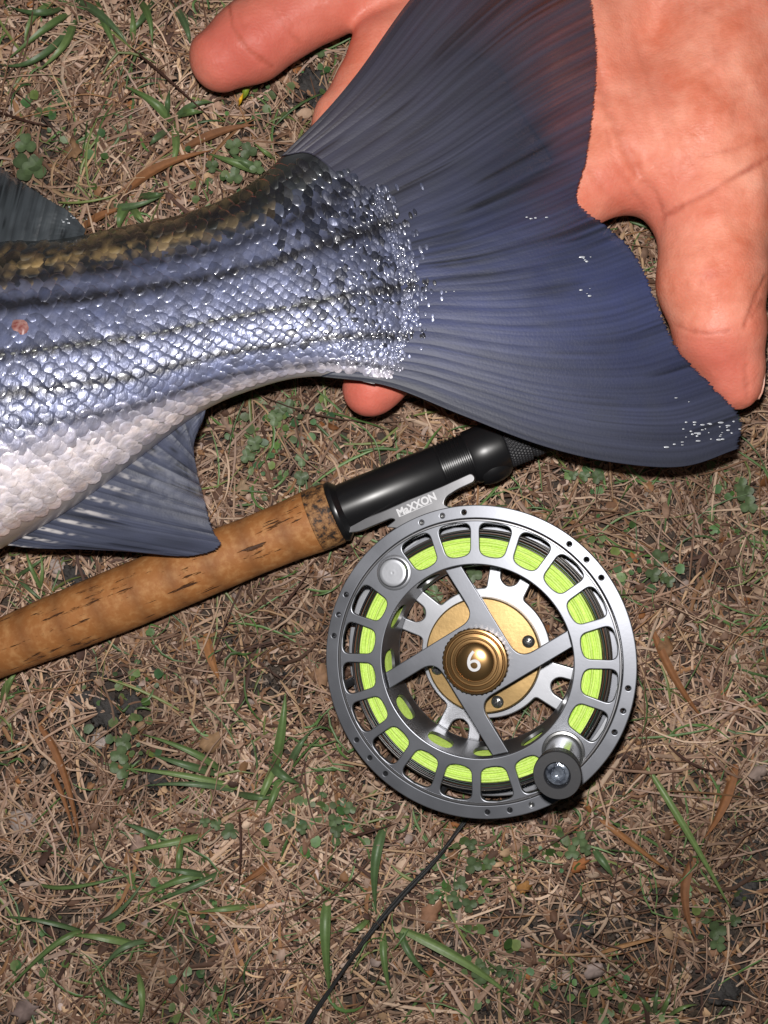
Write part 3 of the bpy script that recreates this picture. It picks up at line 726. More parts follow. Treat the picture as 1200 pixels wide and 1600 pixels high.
# red sore on the flank
V, F = lathe([(.0001, .0004), (.0010, .0005), (.0018, .0003), (.0026, -.0004)], 18)
V = V * np.array([.95, 1.5, 1]) * (1 + .12 * np.sin(np.arctan2(V[:, 1], V[:, 0]) * 3))[:, None]
pc = fish_pt(np.array([.205]), np.array([.31]))[0]; pc = P(30, 520, pc[2])
t = NT('raw_sore'); t.p(color=t.ramp(t.noise(t.coords(), 600, 2), [(.35, (.17, .045, .04)), (.65, (.34, .20, .18))]), rough=.4); MAT['sore'] = t.m
mk('sore', V + pc + (0, 0, .0006), F, MAT['sore'], fish, world_verts=True)

# --- fins
def fin(name, B, E, zb, ze, nray, offs0=None, offs1=None, nA=260, nT=70, amp=.00028, col=(.095, .105, .125), jag=.006, seed=1, thin=(0, 1, .4), wave=.0015, branch=True, thick=.0005, streak=None):
    r = np.random.default_rng(seed); B = np.array(B, float); E = np.array(E, float)
    s = np.linspace(0, 1, nA); t_ = np.linspace(0, 1, nT)
    Bp = crom(B[:, 0], B[:, 1:], s); Ep = crom(E[:, 0], E[:, 1:], s)
    jt = 1 - jag * r.random(nA)
    Tm = t_[None, :] * jt[:, None]; Sm = np.broadcast_to(s[:, None], Tm.shape)
    q = Bp[:, None] * (1 - Tm[..., None]) + Ep[:, None] * Tm[..., None]
    for offs, wgt in ((offs0, (1 - Sm) ** 3), (offs1, Sm ** 3)):
        if offs is None: continue
        offs = np.array(offs, float); tk = np.linspace(0, 1, len(offs)); st, en = offs[0], offs[-1]
        dev = crom(tk, offs, Tm.ravel()).reshape(*Tm.shape, 2) - (st + (en - st) * Tm[..., None])
        q = q + dev * wgt[..., None]
    ph = Sm * nray + .18 * np.sin(Sm * 37) * Tm
    def ridge(p): return np.abs(np.cos(np.pi * p)) ** .8
    k1 = np.clip((Tm - .22) / .25, 0, 1); k2 = np.clip((Tm - .55) / .25, 0, 1)
    rg = ridge(ph)
    if branch: rg = rg * (1 - k1) + k1 * ((1 - k2) * (.35 * ridge(ph) + .65 * ridge(ph * 2 + .25)) + k2 * (.2 * ridge(ph) + .3 * ridge(ph * 2 + .25) + .5 * ridge(ph * 4 + .4)))
    z = zb(Sm, Tm) * (1 - Tm) + ze(Sm, Tm) * Tm + amp * (1 - .5 * Tm) * rg + wave * np.sin(Sm * 11 + 1) * np.sin(Tm * 2.2) * .5
    z = z + amp * .5 * (noise2(Sm * nray * 2, Tm * 18) - .5)
    V = PA(q[..., 0], q[..., 1], z); Vb = V.copy(); Vb[..., 2] -= thick * (1.4 - Tm)
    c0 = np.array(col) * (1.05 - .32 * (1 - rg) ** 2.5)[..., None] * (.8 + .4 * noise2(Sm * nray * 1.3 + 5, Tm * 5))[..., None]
    fine = noise2(Sm * nray * 9 + 40, Tm * 2.5 + 3) * .6 + noise2(Sm * nray * 22, Tm * 4) * .4
    c0 = c0 * (.70 + .6 * fine)[..., None]
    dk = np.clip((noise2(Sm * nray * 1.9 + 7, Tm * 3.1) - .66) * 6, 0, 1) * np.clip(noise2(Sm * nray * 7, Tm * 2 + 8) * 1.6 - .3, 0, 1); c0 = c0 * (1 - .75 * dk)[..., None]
    if streak is not None: c0 = streak(Sm, Tm, c0, q)
    tn = (np.clip((Tm - thin[0]) / max(thin[1] - thin[0], .01), 0, 1) * (1 - .5 * rg) * (thin[2] + (1 - thin[2]) * np.clip((.62 - Sm) * 5, 0, 1))).ravel()
    n = nA * nT; F = grid_faces(nA, nT)
    Fb2 = F[:, ::-1] + n
    per = [(i, 0) for i in range(nA)] + [(nA - 1, j) for j in range(1, nT)] + [(i, nT - 1) for i in range(nA - 2, -1, -1)] + [(0, j) for j in range(nT - 2, 0, -1)]
    idx = np.array([i * nT + j for i, j in per]); nx = np.roll(idx, -1)
    Fr = np.stack([idx, idx + n, nx + n, nx], -1)
    return mk(name, np.concatenate([V.reshape(-1, 3), Vb.reshape(-1, 3)]), np.concatenate([F, Fb2, Fr]), MAT['fin'], fish,
              np.concatenate([c0.reshape(-1, 3)] * 2), world_verts=True, extra={'thin': np.concatenate([tn, tn])})

CB = [(0, 440, 243), (.13, 485, 240), (.28, 540, 290), (.45, 580, 372), (.6, 590, 450), (.75, 585, 520), (.88, 555, 565), (1, 500, 588)]
CE = [(0, 850, -190), (.1, 892, -120), (.2, 920, -30), (.3, 934, 70), (.4, 930, 160), (.47, 918, 245), (.53, 906, 318), (.57, 945, 349), (.63, 992, 395), (.70, 1024, 462), (.78, 1058, 540), (.86, 1118, 606), (.94, 1160, 656), (1, 1156, 700)]
def zb(s, t): return .0555 + 0 * s
def ze(s, t): return .0600 - .004 * s + 0 * t
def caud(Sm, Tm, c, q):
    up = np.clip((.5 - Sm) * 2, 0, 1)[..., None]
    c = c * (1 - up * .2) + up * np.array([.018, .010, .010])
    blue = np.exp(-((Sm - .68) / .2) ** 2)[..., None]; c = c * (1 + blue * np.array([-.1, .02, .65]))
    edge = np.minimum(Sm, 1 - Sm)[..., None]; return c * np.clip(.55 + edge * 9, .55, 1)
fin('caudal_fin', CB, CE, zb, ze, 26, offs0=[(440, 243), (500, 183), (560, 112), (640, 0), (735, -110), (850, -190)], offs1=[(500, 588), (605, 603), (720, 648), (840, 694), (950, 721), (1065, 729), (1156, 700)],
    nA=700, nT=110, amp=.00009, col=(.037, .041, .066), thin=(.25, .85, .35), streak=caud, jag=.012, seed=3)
AB = [(0, 322, 636), (.25, 250, 690), (.5, 170, 748), (.75, 90, 806), (1, 10, 852)]
AE = [(0, 318, 655), (.1, 304, 690), (.25, 308, 735), (.45, 322, 785), (.62, 333, 826), (.76, 344, 856), (.86, 300, 869), (1, 205, 862)]
def anal(Sm, Tm, c, q):
    k = np.clip((.36 - Tm) / .25, 0, 1) * np.clip(np.cos(Sm * 13 * 2 * np.pi) * 2 - .8, 0, 1) * np.clip(Sm * 2.5 - .6, 0, 1) * np.clip(noise2(Sm * 90, Tm * 30) * 2 - .3, 0, 1)
    return c * (1 - k[..., None]) + k[..., None] * np.array([.55, .52, .52])
fin('anal_fin', AB, AE, lambda s, t: .0425 + .002 * (1 - s), lambda s, t: .0385 + .004 * (1 - s), 13, nA=300, nT=70, amp=.00022, col=(.055, .062, .098), thin=(.5, 1, .4), branch=False, streak=anal, seed=4, jag=.02, offs1=[(10, 852), (60, 857), (120, 858), (205, 862)])
DB_ = [(0, -95, 398), (.35, -20, 386), (.7, 60, 382), (1, 128, 372)]
DE = [(0, -60, 230), (.3, 0, 258), (.5, 38, 285), (.7, 78, 312), (.87, 110, 332), (1, 134, 358)]
fin('dorsal_fin', DB_, DE, lambda s, t: .0425 + 0 * s, lambda s, t: .040 + .002 * s, 11, nA=220, nT=50, amp=.00025, col=(.045, .052, .058), thin=(.6, 1, .2), branch=False, seed=5, jag=.03)

# beads of water, their white glints put into a pale base colour
r = np.random.default_rng(21); Vs, Fs, off = [], [], 0
dr, df = lathe([(.00001, .42), (.3, .39), (.55, .31), (.8, .17), (1, 0)], 14)
for cx, cy, n_, sx, sy, zf in [(1095, 680, 26, 34, 12, .0575), (1125, 668, 10, 18, 6, .0572), (918, 404, 5, 7, 4, .0592), (918, 458, 4, 7, 10, .0592), (705, 452, 2, 8, 4, .0576), (850, 342, 4, 12, 4, .0592), (1068, 634, 2, 8, 6, .0577), (115, 345, 8, 12, 8, .0428)]:
    for _ in range(n_):
        R_ = r.uniform(.00010, .00028); c = P(cx + r.normal(0, sx), cy + r.normal(0, sy), zf); V = dr * R_ * np.array([r.uniform(1.2, 3.2), 1, 1])
        Vs.append(V + c); Fs.append(df + off); off += len(V)
o = mk('water_beads', np.concatenate(Vs), np.concatenate(Fs), MAT['water'], fish, world_verts=True); o['kind'] = 'stuff'

# ------------------------------------------------------------------ hand under the tail
def J(px, py, zmm, rmm): return np.array([*P(px, py, zmm / 1000), rmm / 1000])
CH = dict(
    thumb=[J(1190, 100, 34, 18), J(1116, 330, 40, 16.5), J(1112, 440, 42, 15.6), J(1124, 520, 42, 12.8), J(1146, 580, 41, 8.6), J(1154, 611, 41, 5.8)],
    index=[J(1000, 235, 37, 13.5), J(860, 330, 39, 10.8), J(700, 480, 38, 9.6), J(592, 592, 35, 8.8), J(578, 608, 35, 8.6)],
    middle=[J(900, 90, 34, 12.5), J(720, 5, 32, 10.8), J(600, 80, 33, 9.8), J(540, 190, 36, 9.2), J(533, 205, 36, 9)],
    ring=[J(860, -70, 34, 12.5), J(690, -70, 32, 12), J(505, -6, 32, 11.9), J(392, 66, 31, 11.4), J(344, 93, 30.5, 9.6)],
    little=[J(890, -200, 34, 11), J(700, -235, 33, 9.8), J(560, -200, 31, 8.6), J(480, -150, 30, 8)])
PALM = [[J(1330, -230, 32, 21), J(1000, 235, 36, 13)], [J(1330, -230, 32, 21), J(900, 90, 34, 13)], [J(1330, -230, 32, 21), J(860, -70, 34, 13)], [J(1330, -240, 32, 21), J(890, -200, 34, 12)],
        [J(1170, -90, 32, 22), J(1095, 215, 39, 19.5)], [J(1330, -230, 32, 22), J(1600, -480, 34, 26)], [J(1600, -480, 34, 26), J(1760, -620, 36, 30)], [J(1116, 330, 39, 15), J(1000, 235, 36, 12.5)],
        [J(1000, 235, 36, 13.5), J(900, 90, 34, 13.5)], [J(900, 90, 34, 13), J(860, -70, 34, 13)], [J(940, 250, 36, 12), J(860, 120, 34, 12)]]
h = .00072
allj = np.array([j for c in list(CH.values()) + PALM for j in c])
lo = (allj[:, :3] - allj[:, 3:]).min(0) - .004; hi = (allj[:, :3] + allj[:, 3:]).max(0) + .004
dims = np.ceil((hi - lo) / h).astype(int)
gx, gy, gz = [lo[k] + h * np.arange(dims[k]) for k in range(3)]
def bbox_slice(l2, h2): return tuple(slice(max(0, int((l2[k] - lo[k]) / h)), min(dims[k], int((h2[k] - lo[k]) / h) + 2)) for k in range(3))
def smin(a, b, k):
    hh = np.clip(.5 + .5 * (b - a) / k, 0, 1); return b * (1 - hh) + a * hh - k * hh * (1 - hh)
def add_seg(D, a, b, k, m=.012):
    """blend one tapered capsule into D, only near it"""
    sl = bbox_slice(np.minimum(a[:3] - a[3], b[:3] - b[3]) - m, np.maximum(a[:3] + a[3], b[:3] + b[3]) + m)
    X = gx[sl[0]][:, None, None].astype(np.float32) - np.float32(a[0]); Y = gy[sl[1]][None, :, None].astype(np.float32) - np.float32(a[1]); Z = gz[sl[2]][None, None, :].astype(np.float32) - np.float32(a[2])
    ab = (b[:3] - a[:3]).astype(np.float32); t_ = np.clip((X * ab[0] + Y * ab[1] + Z * ab[2]) / (ab @ ab), 0, 1)
    d = np.sqrt((X - t_ * ab[0]) ** 2 + (Y - t_ * ab[1]) ** 2 + (Z - t_ * ab[2]) ** 2) - (np.float32(a[3]) + t_ * np.float32(b[3] - a[3]))
    D[sl] = smin(D[sl], d, np.float32(k))
field = np.full(tuple(dims), .03, np.float32)
for a, b in PALM: add_seg(field, a, b, .010)
for nm, ch in CH.items():
    ca = np.array(ch); sl = bbox_slice((ca[:, :3] - ca[:, 3:]).min(0) - .012, (ca[:, :3] + ca[:, 3:]).max(0) + .012)
    D = np.full(tuple(dims), .03, np.float32)
    for a, b in zip(ch[:-1], ch[1:]): add_seg(D, a, b, .003)
    field[sl] = smin(field[sl], D[sl], np.float32(.005)); del D
def surface_nets(f, lo, h):
    s_ = f < 0; nx, ny, nz = f.shape
    cs = np.zeros((nx - 1, ny - 1, nz - 1), np.uint8)
    corners = [(i, j, k) for i in (0, 1) for j in (0, 1) for k in (0, 1)]
    for i, j, k in corners: cs += s_[i:nx - 1 + i, j:ny - 1 + j, k:nz - 1 + k]
    act = np.argwhere((cs > 0) & (cs < 8)); idx = np.full(cs.shape, -1, np.int64); idx[tuple(act.T)] = np.arange(len(act))
    acc = np.zeros((len(act), 3)); cnt = np.zeros(len(act))
    for c0 in corners:
        for ax_ in range(3):
            if c0[ax_]: continue
            c1 = list(c0); c1[ax_] = 1
            p0 = act + np.array(c0); p1 = act + np.array(c1); f0 = f[tuple(p0.T)].astype(float); f1 = f[tuple(p1.T)].astype(float)
            m = (f0 < 0) != (f1 < 0); t_ = np.where(m, f0 / np.where(m, f0 - f1, 1), 0)
            acc += m[:, None] * (p0 + t_[:, None] * (p1 - p0)); cnt += m
    V = acc / cnt[:, None] * h + lo; F = []
    for ax_ in range(3):
        o1, o2 = [(1, 2), (2, 0), (0, 1)][ax_]
        sl0 = [slice(None)] * 3; sl1 = [slice(None)] * 3; sl0[ax_] = slice(0, -1); sl1[ax_] = slice(1, None)
        e = np.argwhere(s_[tuple(sl0)] != s_[tuple(sl1)]); e = e[(e[:, o1] > 0) & (e[:, o2] > 0) & (e[:, o1] < f.shape[o1] - 1) & (e[:, o2] < f.shape[o2] - 1)]
        ins = s_[tuple(e.T)]
        d1 = np.zeros(3, int); d1[o1] = 1; d2 = np.zeros(3, int); d2[o2] = 1
        q = np.stack([idx[tuple((e - d1 - d2).T)], idx[tuple((e - d2).T)], idx[tuple(e.T)], idx[tuple((e - d1).T)]], 1)
        F.append(np.where(ins[:, None], q, q[:, ::-1]))
    return V, np.concatenate(F)
HV, HF = surface_nets(field, lo, h)
# Laplacian smoothing
E_ = np.concatenate([HF[:, [0, 1]], HF[:, [1, 2]], HF[:, [2, 3]], HF[:, [3, 0]]])
for it in range(9):
    acc = np.stack([np.bincount(E_[:, 0], HV[E_[:, 1], k], len(HV)) for k in range(3)], 1); c_ = np.bincount(E_[:, 0], minlength=len(HV))
    HV = HV * .4 + .6 * acc / c_[:, None]
def vnormals(V, F):
    n_ = np.cross(V[F[:, 2]] - V[F[:, 0]], V[F[:, 3]] - V[F[:, 1]]); a = np.zeros_like(V)
    for k in range(4): a += np.stack([np.bincount(F[:, k], n_[:, q], len(V)) for q in range(3)], 1)
    return a / (np.linalg.norm(a, axis=1, keepdims=True) + 1e-12)
HN = vnormals(HV, HF)
hx = 600 + HV[:, 0] * FPX / (H - HV[:, 2]); hy = 800 - HV[:, 1] * FPX / (H - HV[:, 2])
def pdist(pts):
    pts = np.array(pts, float); best = np.full(len(hx), 1e9)
    for a, b in zip(pts[:-1], pts[1:]):
        ab = b - a; t_ = np.clip(((hx - a[0]) * ab[0] + (hy - a[1]) * ab[1]) / (ab @ ab), 0, 1)
        best = np.minimum(best, np.hypot(hx - a[0] - t_ * ab[0], hy - a[1] - t_ * ab[1]))
    return best
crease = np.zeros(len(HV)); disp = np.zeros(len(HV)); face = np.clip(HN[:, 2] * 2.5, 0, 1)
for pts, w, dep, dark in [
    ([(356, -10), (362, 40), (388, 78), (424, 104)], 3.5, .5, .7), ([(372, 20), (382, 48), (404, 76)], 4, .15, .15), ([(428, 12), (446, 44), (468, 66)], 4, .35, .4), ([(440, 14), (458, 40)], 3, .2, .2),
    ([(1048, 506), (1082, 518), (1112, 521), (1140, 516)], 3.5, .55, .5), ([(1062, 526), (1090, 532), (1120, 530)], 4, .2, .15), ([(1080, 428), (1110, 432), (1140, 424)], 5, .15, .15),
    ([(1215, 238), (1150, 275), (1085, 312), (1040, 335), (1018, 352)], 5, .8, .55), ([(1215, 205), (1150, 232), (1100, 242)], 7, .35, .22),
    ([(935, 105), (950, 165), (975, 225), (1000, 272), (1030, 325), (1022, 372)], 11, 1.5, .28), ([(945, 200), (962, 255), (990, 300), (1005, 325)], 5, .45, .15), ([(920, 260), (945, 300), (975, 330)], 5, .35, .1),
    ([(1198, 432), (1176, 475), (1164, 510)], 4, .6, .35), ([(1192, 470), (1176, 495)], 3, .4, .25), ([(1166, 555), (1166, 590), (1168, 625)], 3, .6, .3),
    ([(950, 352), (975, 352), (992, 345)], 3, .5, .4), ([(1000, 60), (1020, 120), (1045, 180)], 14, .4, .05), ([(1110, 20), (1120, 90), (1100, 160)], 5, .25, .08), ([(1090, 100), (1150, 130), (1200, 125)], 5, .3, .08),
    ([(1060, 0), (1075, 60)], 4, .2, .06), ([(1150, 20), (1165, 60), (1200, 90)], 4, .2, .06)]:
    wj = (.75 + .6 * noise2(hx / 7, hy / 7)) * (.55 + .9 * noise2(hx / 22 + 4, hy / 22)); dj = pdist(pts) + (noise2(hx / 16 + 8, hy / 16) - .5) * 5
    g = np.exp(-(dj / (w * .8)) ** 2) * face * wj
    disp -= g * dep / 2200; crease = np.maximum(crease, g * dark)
# fine wrinkles and flesh unevenness
disp += face * ((noise2(hx / 34 + 3, hy / 34) - .5) * .0007 + (noise2(hx / 12, hy / 12 + 9) - .5) * .00022)
wr = np.exp(-((hx - 1000) / 60) ** 2 - ((hy - 140) / 90) ** 2); disp += wr * face * np.sin((hx * .94 - hy * .34) / 3.4) * .00006
HV = HV + HN * disp[:, None]
def blob(x, y, rx, ry=None): return np.exp(-((hx - x) / rx) ** 2 - ((hy - y) / (ry or rx)) ** 2)
blush = .75 * blob(360, 90, 80) + .40 * blob(480, 10, 100) + .9 * blob(575, 625, 80) + .45 * blob(1115, 545, 70, 45) + .6 * blob(1135, 600, 60) + .5 * blob(1020, 320, 60, 40) + .35 * blob(950, 290, 40) + .35 * blob(1108, 428, 12, 10) + .35 * blob(590, 20, 60) + .3 * blob(430, 40, 110, 60) + .15
blush = np.clip(blush + (noise2(hx / 45 + 30, hy / 45) - .5) * .25, 0, 1)
hand = empty('hand', P(1330, -230, .012))
tag(hand, 'bare open palm-up hand supporting the tail fin of the fish', 'hand')
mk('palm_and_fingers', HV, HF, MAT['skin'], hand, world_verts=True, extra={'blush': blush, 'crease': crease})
# thumbnail: curved plate on the outer side of the thumb tip
a, b = CH['thumb'][4], CH['thumb'][5]
axd = (b[:3] - a[:3]); axd = axd / np.linalg.norm(axd); sx = np.cross(axd, (0, 0, 1)); sx /= np.linalg.norm(sx); sx *= np.sign(sx[0]); sz = np.cross(sx, axd); sz *= np.sign(sz[2])
NV = []
for i, t_ in enumerate(np.linspace(-.05, 1.62, 14)):
    rr = np.interp(t_, [0, 1, 1.35, 1.62], [8.6, 6.9, 5.9, 4.6]) / 1000 * 1.06
    for ph in np.linspace(-1.25, .42, 12) * (1 if t_ < 1.3 else np.interp(t_, [1.3, 1.62], [1, .75])):
        NV.append(a[:3] + (b[:3] - a[:3]) * t_ + sx * rr * math.cos(ph) + sz * rr * math.sin(ph))
o = mk('thumbnail', np.array(NV), grid_faces(14, 12), MAT['nail'], hand, world_verts=True)
m_ = o.modifiers.new('thickness', 'SOLIDIFY'); m_.thickness = .0005; m_.offset = 0

# ------------------------------------------------------------------ rod grip and reel seat
RA, RB = P(0, 1013, .0165), P(812, 684, .027)
rdir = (RB - RA) / np.linalg.norm(RB - RA); side = np.cross((0, 0, 1), rdir); side /= np.linalg.norm(side); upv = np.cross(rdir, side)
RM = Matrix([[rdir[0], side[0], upv[0], RA[0]], [rdir[1], side[1], upv[1], RA[1]], [rdir[2], side[2], upv[2], RA[2]], [0, 0, 0, 1]])
rod = empty('fishing_rod', matrix=RM)
tag(rod, 'fishing rod butt with cork grip and glossy black reel seat on the turf', 'fishing rod')
def rx(px):
    """distance along the rod axis whose picture column is px"""
    lo_, hi_ = -.3, .4
    for _ in range(50):
        m = (lo_ + hi_) / 2; q = RA + rdir * m; x = 600 + q[0] * FPX / (H - q[2])
        if x < px: lo_ = m
        else: hi_ = m
    return lo_
def rr_(px, rpx):
    q = RA + rdir * rx(px); return rpx * (H - q[2]) / FPX
def rod_lathe(name, prof, mat, n_=96, sharp=35, fn=None):
    pr = [(rr_(x, max(r_, .01)), rx(x)) for x, r_ in prof]; V, F = lathe(pr, n_, 'x')
    if fn is not None: V = fn(V)
    return mk(name, V, F, mat, rod, sharp=sharp)
def dens(prof, n_):
    p = np.array(prof, float); x = np.linspace(p[0, 0], p[-1, 0], n_); return list(zip(x, crom(p[:, 0], p[:, 1], x)))
rod_lathe('cork_grip', [(-420, .01), (-420, 33)] + dens([(-415, 36), (-300, 41), (-150, 42), (0, 44.5), (110, 48.5), (200, 50), (330, 48), (411, 46.5), (470, 48.5), (487, 50)], 120) + [(490, 50), (490, 30)], MAT['cork'])
rod_lathe('burl_ring', [(490.5, 30), (490.5, 50)] + dens([(491, 50.3), (510, 50.3), (521, 49.8)], 10) + [(523.5, 48), (523.5, 20)], MAT['burl'])
rod_lathe('seat_flange', [(523, 20), (523, 46), (524.5, 48.5), (528, 49.5), (531, 49), (534, 45), (537, 42), (539, 39)], MAT['black_gloss'])
thr = [(690 + i * 1.5, 40.2 + (1.7 if i % 4 in (1, 2) else -.9)) for i in range(40)]
rod_lathe('seat_tube', [(536, 39.5), (560, 40), (689, 40)] + thr + [(751, 40), (772, 40)], MAT['black_gloss'])
rod_lathe('hood', [(735, 36), (735, 41.5), (737, 43), (760, 43), (780, 42.5), (786, 41), (787, 37)], MAT['black_gloss'])
def knurl(V):
    th = np.arctan2(V[:, 2], V[:, 1]); d = (np.abs(np.sin(th * 22 + V[:, 0] * 1700)) * np.abs(np.sin(th * 22 - V[:, 0] * 1700))) ** .7
    r_ = np.hypot(V[:, 1], V[:, 2]); k = np.where(r_ > .0055, 1 + d * .075, 1.0); V[:, 1] *= k; V[:, 2] *= k; return V
rod_lathe('locking_nut', [(787, 20), (787, 35), (788, 36)] + [(789 + i * .9, 37) for i in range(34)] + [(820, 35), (821, 33.5), (823, 33.5), (824, 35.5)] + [(825 + i * .9, 35.5) for i in range(26)] + [(849, 34), (850, 31), (850, .01)], MAT['black_matte'], n_=264, sharp=None, fn=knurl)
# pocket of the sliding hood that clamps the reel foot (a rounded shell on the reel side)
V = []
for i, t_ in enumerate(np.linspace(0, 1, 12)):
    px = 740 + 46 * t_; q = rx(px); bul = math.sin(math.pi * min(1, .16 + t_ * .84)) ** .5 if t_ < 1 else 0
    wd = .0052 * (.55 + .45 * bul); ht = rr_(px, 40) + .0024 * bul
    for ph in np.linspace(-math.pi / 2, math.pi / 2, 14):
        V.append((q, -(ht * .55 + ht * .45 * math.cos(ph)), math.sin(ph) * wd * 1.25))
mk('hood_pocket', np.array(V), grid_faces(12, 14), MAT['black_gloss'], rod, sharp=50)

# ------------------------------------------------------------------ fly reel
UR = .1933e-3                     # one design unit (a photograph pixel at the reel face) in metres
nz = np.array([-.245, .03, 1.0]); nz /= np.linalg.norm(nz)
rxv = np.array([1, 0, 0]) - nz * nz[0]; rxv /= np.linalg.norm(rxv); ryv = np.cross(nz, rxv)
RC = P(743, 1033, .0400)
MR = Matrix([[rxv[0], ryv[0], nz[0], RC[0]], [rxv[1], ryv[1], nz[1], RC[1]], [rxv[2], ryv[2], nz[2], RC[2]], [0, 0, 0, 1]])
reel = empty('fly_reel', matrix=MR)
tag(reel, 'round grey metal fly reel wound with chartreuse and dark line', 'fly reel')
def RL(px, py, zl=0.0):
    """picture point -> reel design units on the plane zl"""
    d = P(px, py, 0) - np.array([0, 0, H]); o_ = np.array([0, 0, H]); c = RC + nz * zl * UR
    t_ = ((c - o_) @ nz) / (d @ nz); q = o_ + d * t_ - RC
    return np.array([q @ rxv, q @ ryv]) / UR
def circ(r_, n_=96, cx=0, cy=0): th = np.linspace(0, 2 * np.pi, n_, endpoint=False); return np.stack([cx + r_ * np.cos(th), cy + r_ * np.sin(th)], 1)
def rpoly(pts, rad, n_=6):
    """polygon with rounded corners; rad scalar or per-corner"""
    pts = np.array(pts, float); N = len(pts); rad = np.broadcast_to(rad, (N,)); out = []
    for i in range(N):
        a, b, c = pts[i - 1], pts[i], pts[(i + 1) % N]; u1 = (a - b); u2 = (c - b); l1, l2 = np.linalg.norm(u1), np.linalg.norm(u2)
        k = min(rad[i], l1 * .48, l2 * .48); p1 = b + u1 / l1 * k; p2 = b + u2 / l2 * k
        for t_ in np.linspace(0, 1, n_): out.append((1 - t_) ** 2 * p1 + 2 * t_ * (1 - t_) * b + t_ ** 2 * p2)
    return np.array(out)
def plate(name, loops, z_top, thick, mat, parent=None, bev=1.2, res=2, sharp=40, world=None):
    cu = bpy.data.curves.new('tmp', 'CURVE'); cu.dimensions = '2D'; cu.fill_mode = 'BOTH'
    cu.extrude = max(thick / 2 - bev, .01); cu.bevel_depth = bev; cu.bevel_resolution = res; cu.offset = -bev
    for lp in loops:
        sp = cu.splines.new('POLY'); sp.points.add(len(lp) - 1); sp.use_cyclic_u = True
        c4 = np.zeros((len(lp), 4)); c4[:, :2] = lp; c4[:, 3] = 1; sp.points.foreach_set('co', c4.ravel())
    o = bpy.data.objects.new('tmp', cu)
    me = bpy.data.meshes.new_from_object(o)
    bpy.data.objects.remove(o); bpy.data.curves.remove(cu)
    co = np.empty(len(me.vertices) * 3); me.vertices.foreach_get('co', co); co = co.reshape(-1, 3); co[:, 2] += z_top - thick / 2
    me.vertices.foreach_set('co', (co * UR).ravel()); me.name = name
    me.polygons.foreach_set('use_smooth', np.full(len(me.polygons), True)); me.update(); me.set_sharp_from_angle(angle=math.radians(12))
    me.materials.clear(); me.materials.append(mat)
    o = bpy.data.objects.new(name, me); COL.objects.link(o); o.parent = parent or reel
    return o
def rlathe(name, prof, mat, n_=128, at=(0, 0), sharp=35, parent=None):
    V, F = lathe(prof, n_); V[:, 0] += at[0]; V[:, 1] += at[1]
    return mk(name, V * UR, F, mat, parent or reel, sharp=sharp)
def pol(deg, r_):                                  # degrees clockwise from the top of the picture
    a = math.radians(deg); return np.array([math.sin(a) * r_, math.cos(a) * r_])

# frame: front ring with drilled holes, back plate, pillars
hole_deg = [-13 + 60 * g + d for g in range(6) for d in (-8.6, 0, 8.6)]
fr = plate('frame_ring', [circ(244.5, 192), circ(223.5, 192)] + [circ(3.6, 20, *pol(d, 233.5)) for d in hole_deg], 0, 26, MAT['alu'], bev=1.6, res=3, sharp=50)
sector = []
pairs = [18, 113, 199, 299]
for k, d in enumerate(pairs):
    nxt = pairs[(k + 1) % 4] + (360 if k == 3 else 0)
    sector.append(rpoly([pol(d - 6.5, 126)] + [pol(d - 7.5, 202)] + [pol(d, 204)] + [pol(d + 7.5, 202)] + [pol(d + 6.5, 126), pol(d, 117)], 14))
    a0, a1 = d + 15, nxt - 15
    pts = [pol(x, 109) for x in np.linspace(a0 + 2, a1 - 2, 9)][::-1] + [pol(x, 203) for x in np.linspace(a0 - 2, a1 + 2, 12)]
    sector.append(rpoly(pts, 10))
plate('back_plate', [circ(238, 192), ] + sector, -112, 14, MAT['alu_bright'], bev=2, sharp=45)
for g in range(6):
    p = pol(17 + 60 * g, 233)
    rlathe('pillar', [(.1, -4), (7, -4), (7, -118), (.1, -118)], MAT['alu'], 20, p)
for d in (hole_deg[0], hole_deg[1], hole_deg[9]):
    p = pol(d, 233); s_ = rlathe('frame_screw', [(.1, -2.0), (1.6, -2.0), (1.8, -.4), (3.2, .2), (4.0, -.6), (4.2, -6)], MAT['steel'], 20, p)

# spool: windowed face, ported arbor wall, pinwheel spokes
wins = []; PITCH = 18.0; W0 = -9.2
for k in range(20):
    d = W0 + PITCH * k
    if k in (18, 8): continue
    def cor(sgn, r_):
        hb = 6.8 if r_ > 190 else 7.4; return pol(d + sgn * (9 - math.degrees(math.asin(hb / r_))), r_)
    wins.append(rpoly([cor(-1, 216), pol(d, 217.5), cor(1, 216), cor(1, 168), pol(d, 163.5), cor(-1, 168)], [15, 2, 15, 17, 14, 17], 7))
face_o = plate('spool_face', [circ(221.5, 192), circ(151, 160)] + wins, 1.5, 9, MAT['alu'], bev=1.6, res=2, sharp=50)
rlathe('spool_lip', [(222.6, -6), (222.6, 2.2), (221.4, 3.4), (219.8, 3.4), (218.6, 2.2), (218.6, -3)], MAT['alu_dark'], 192)

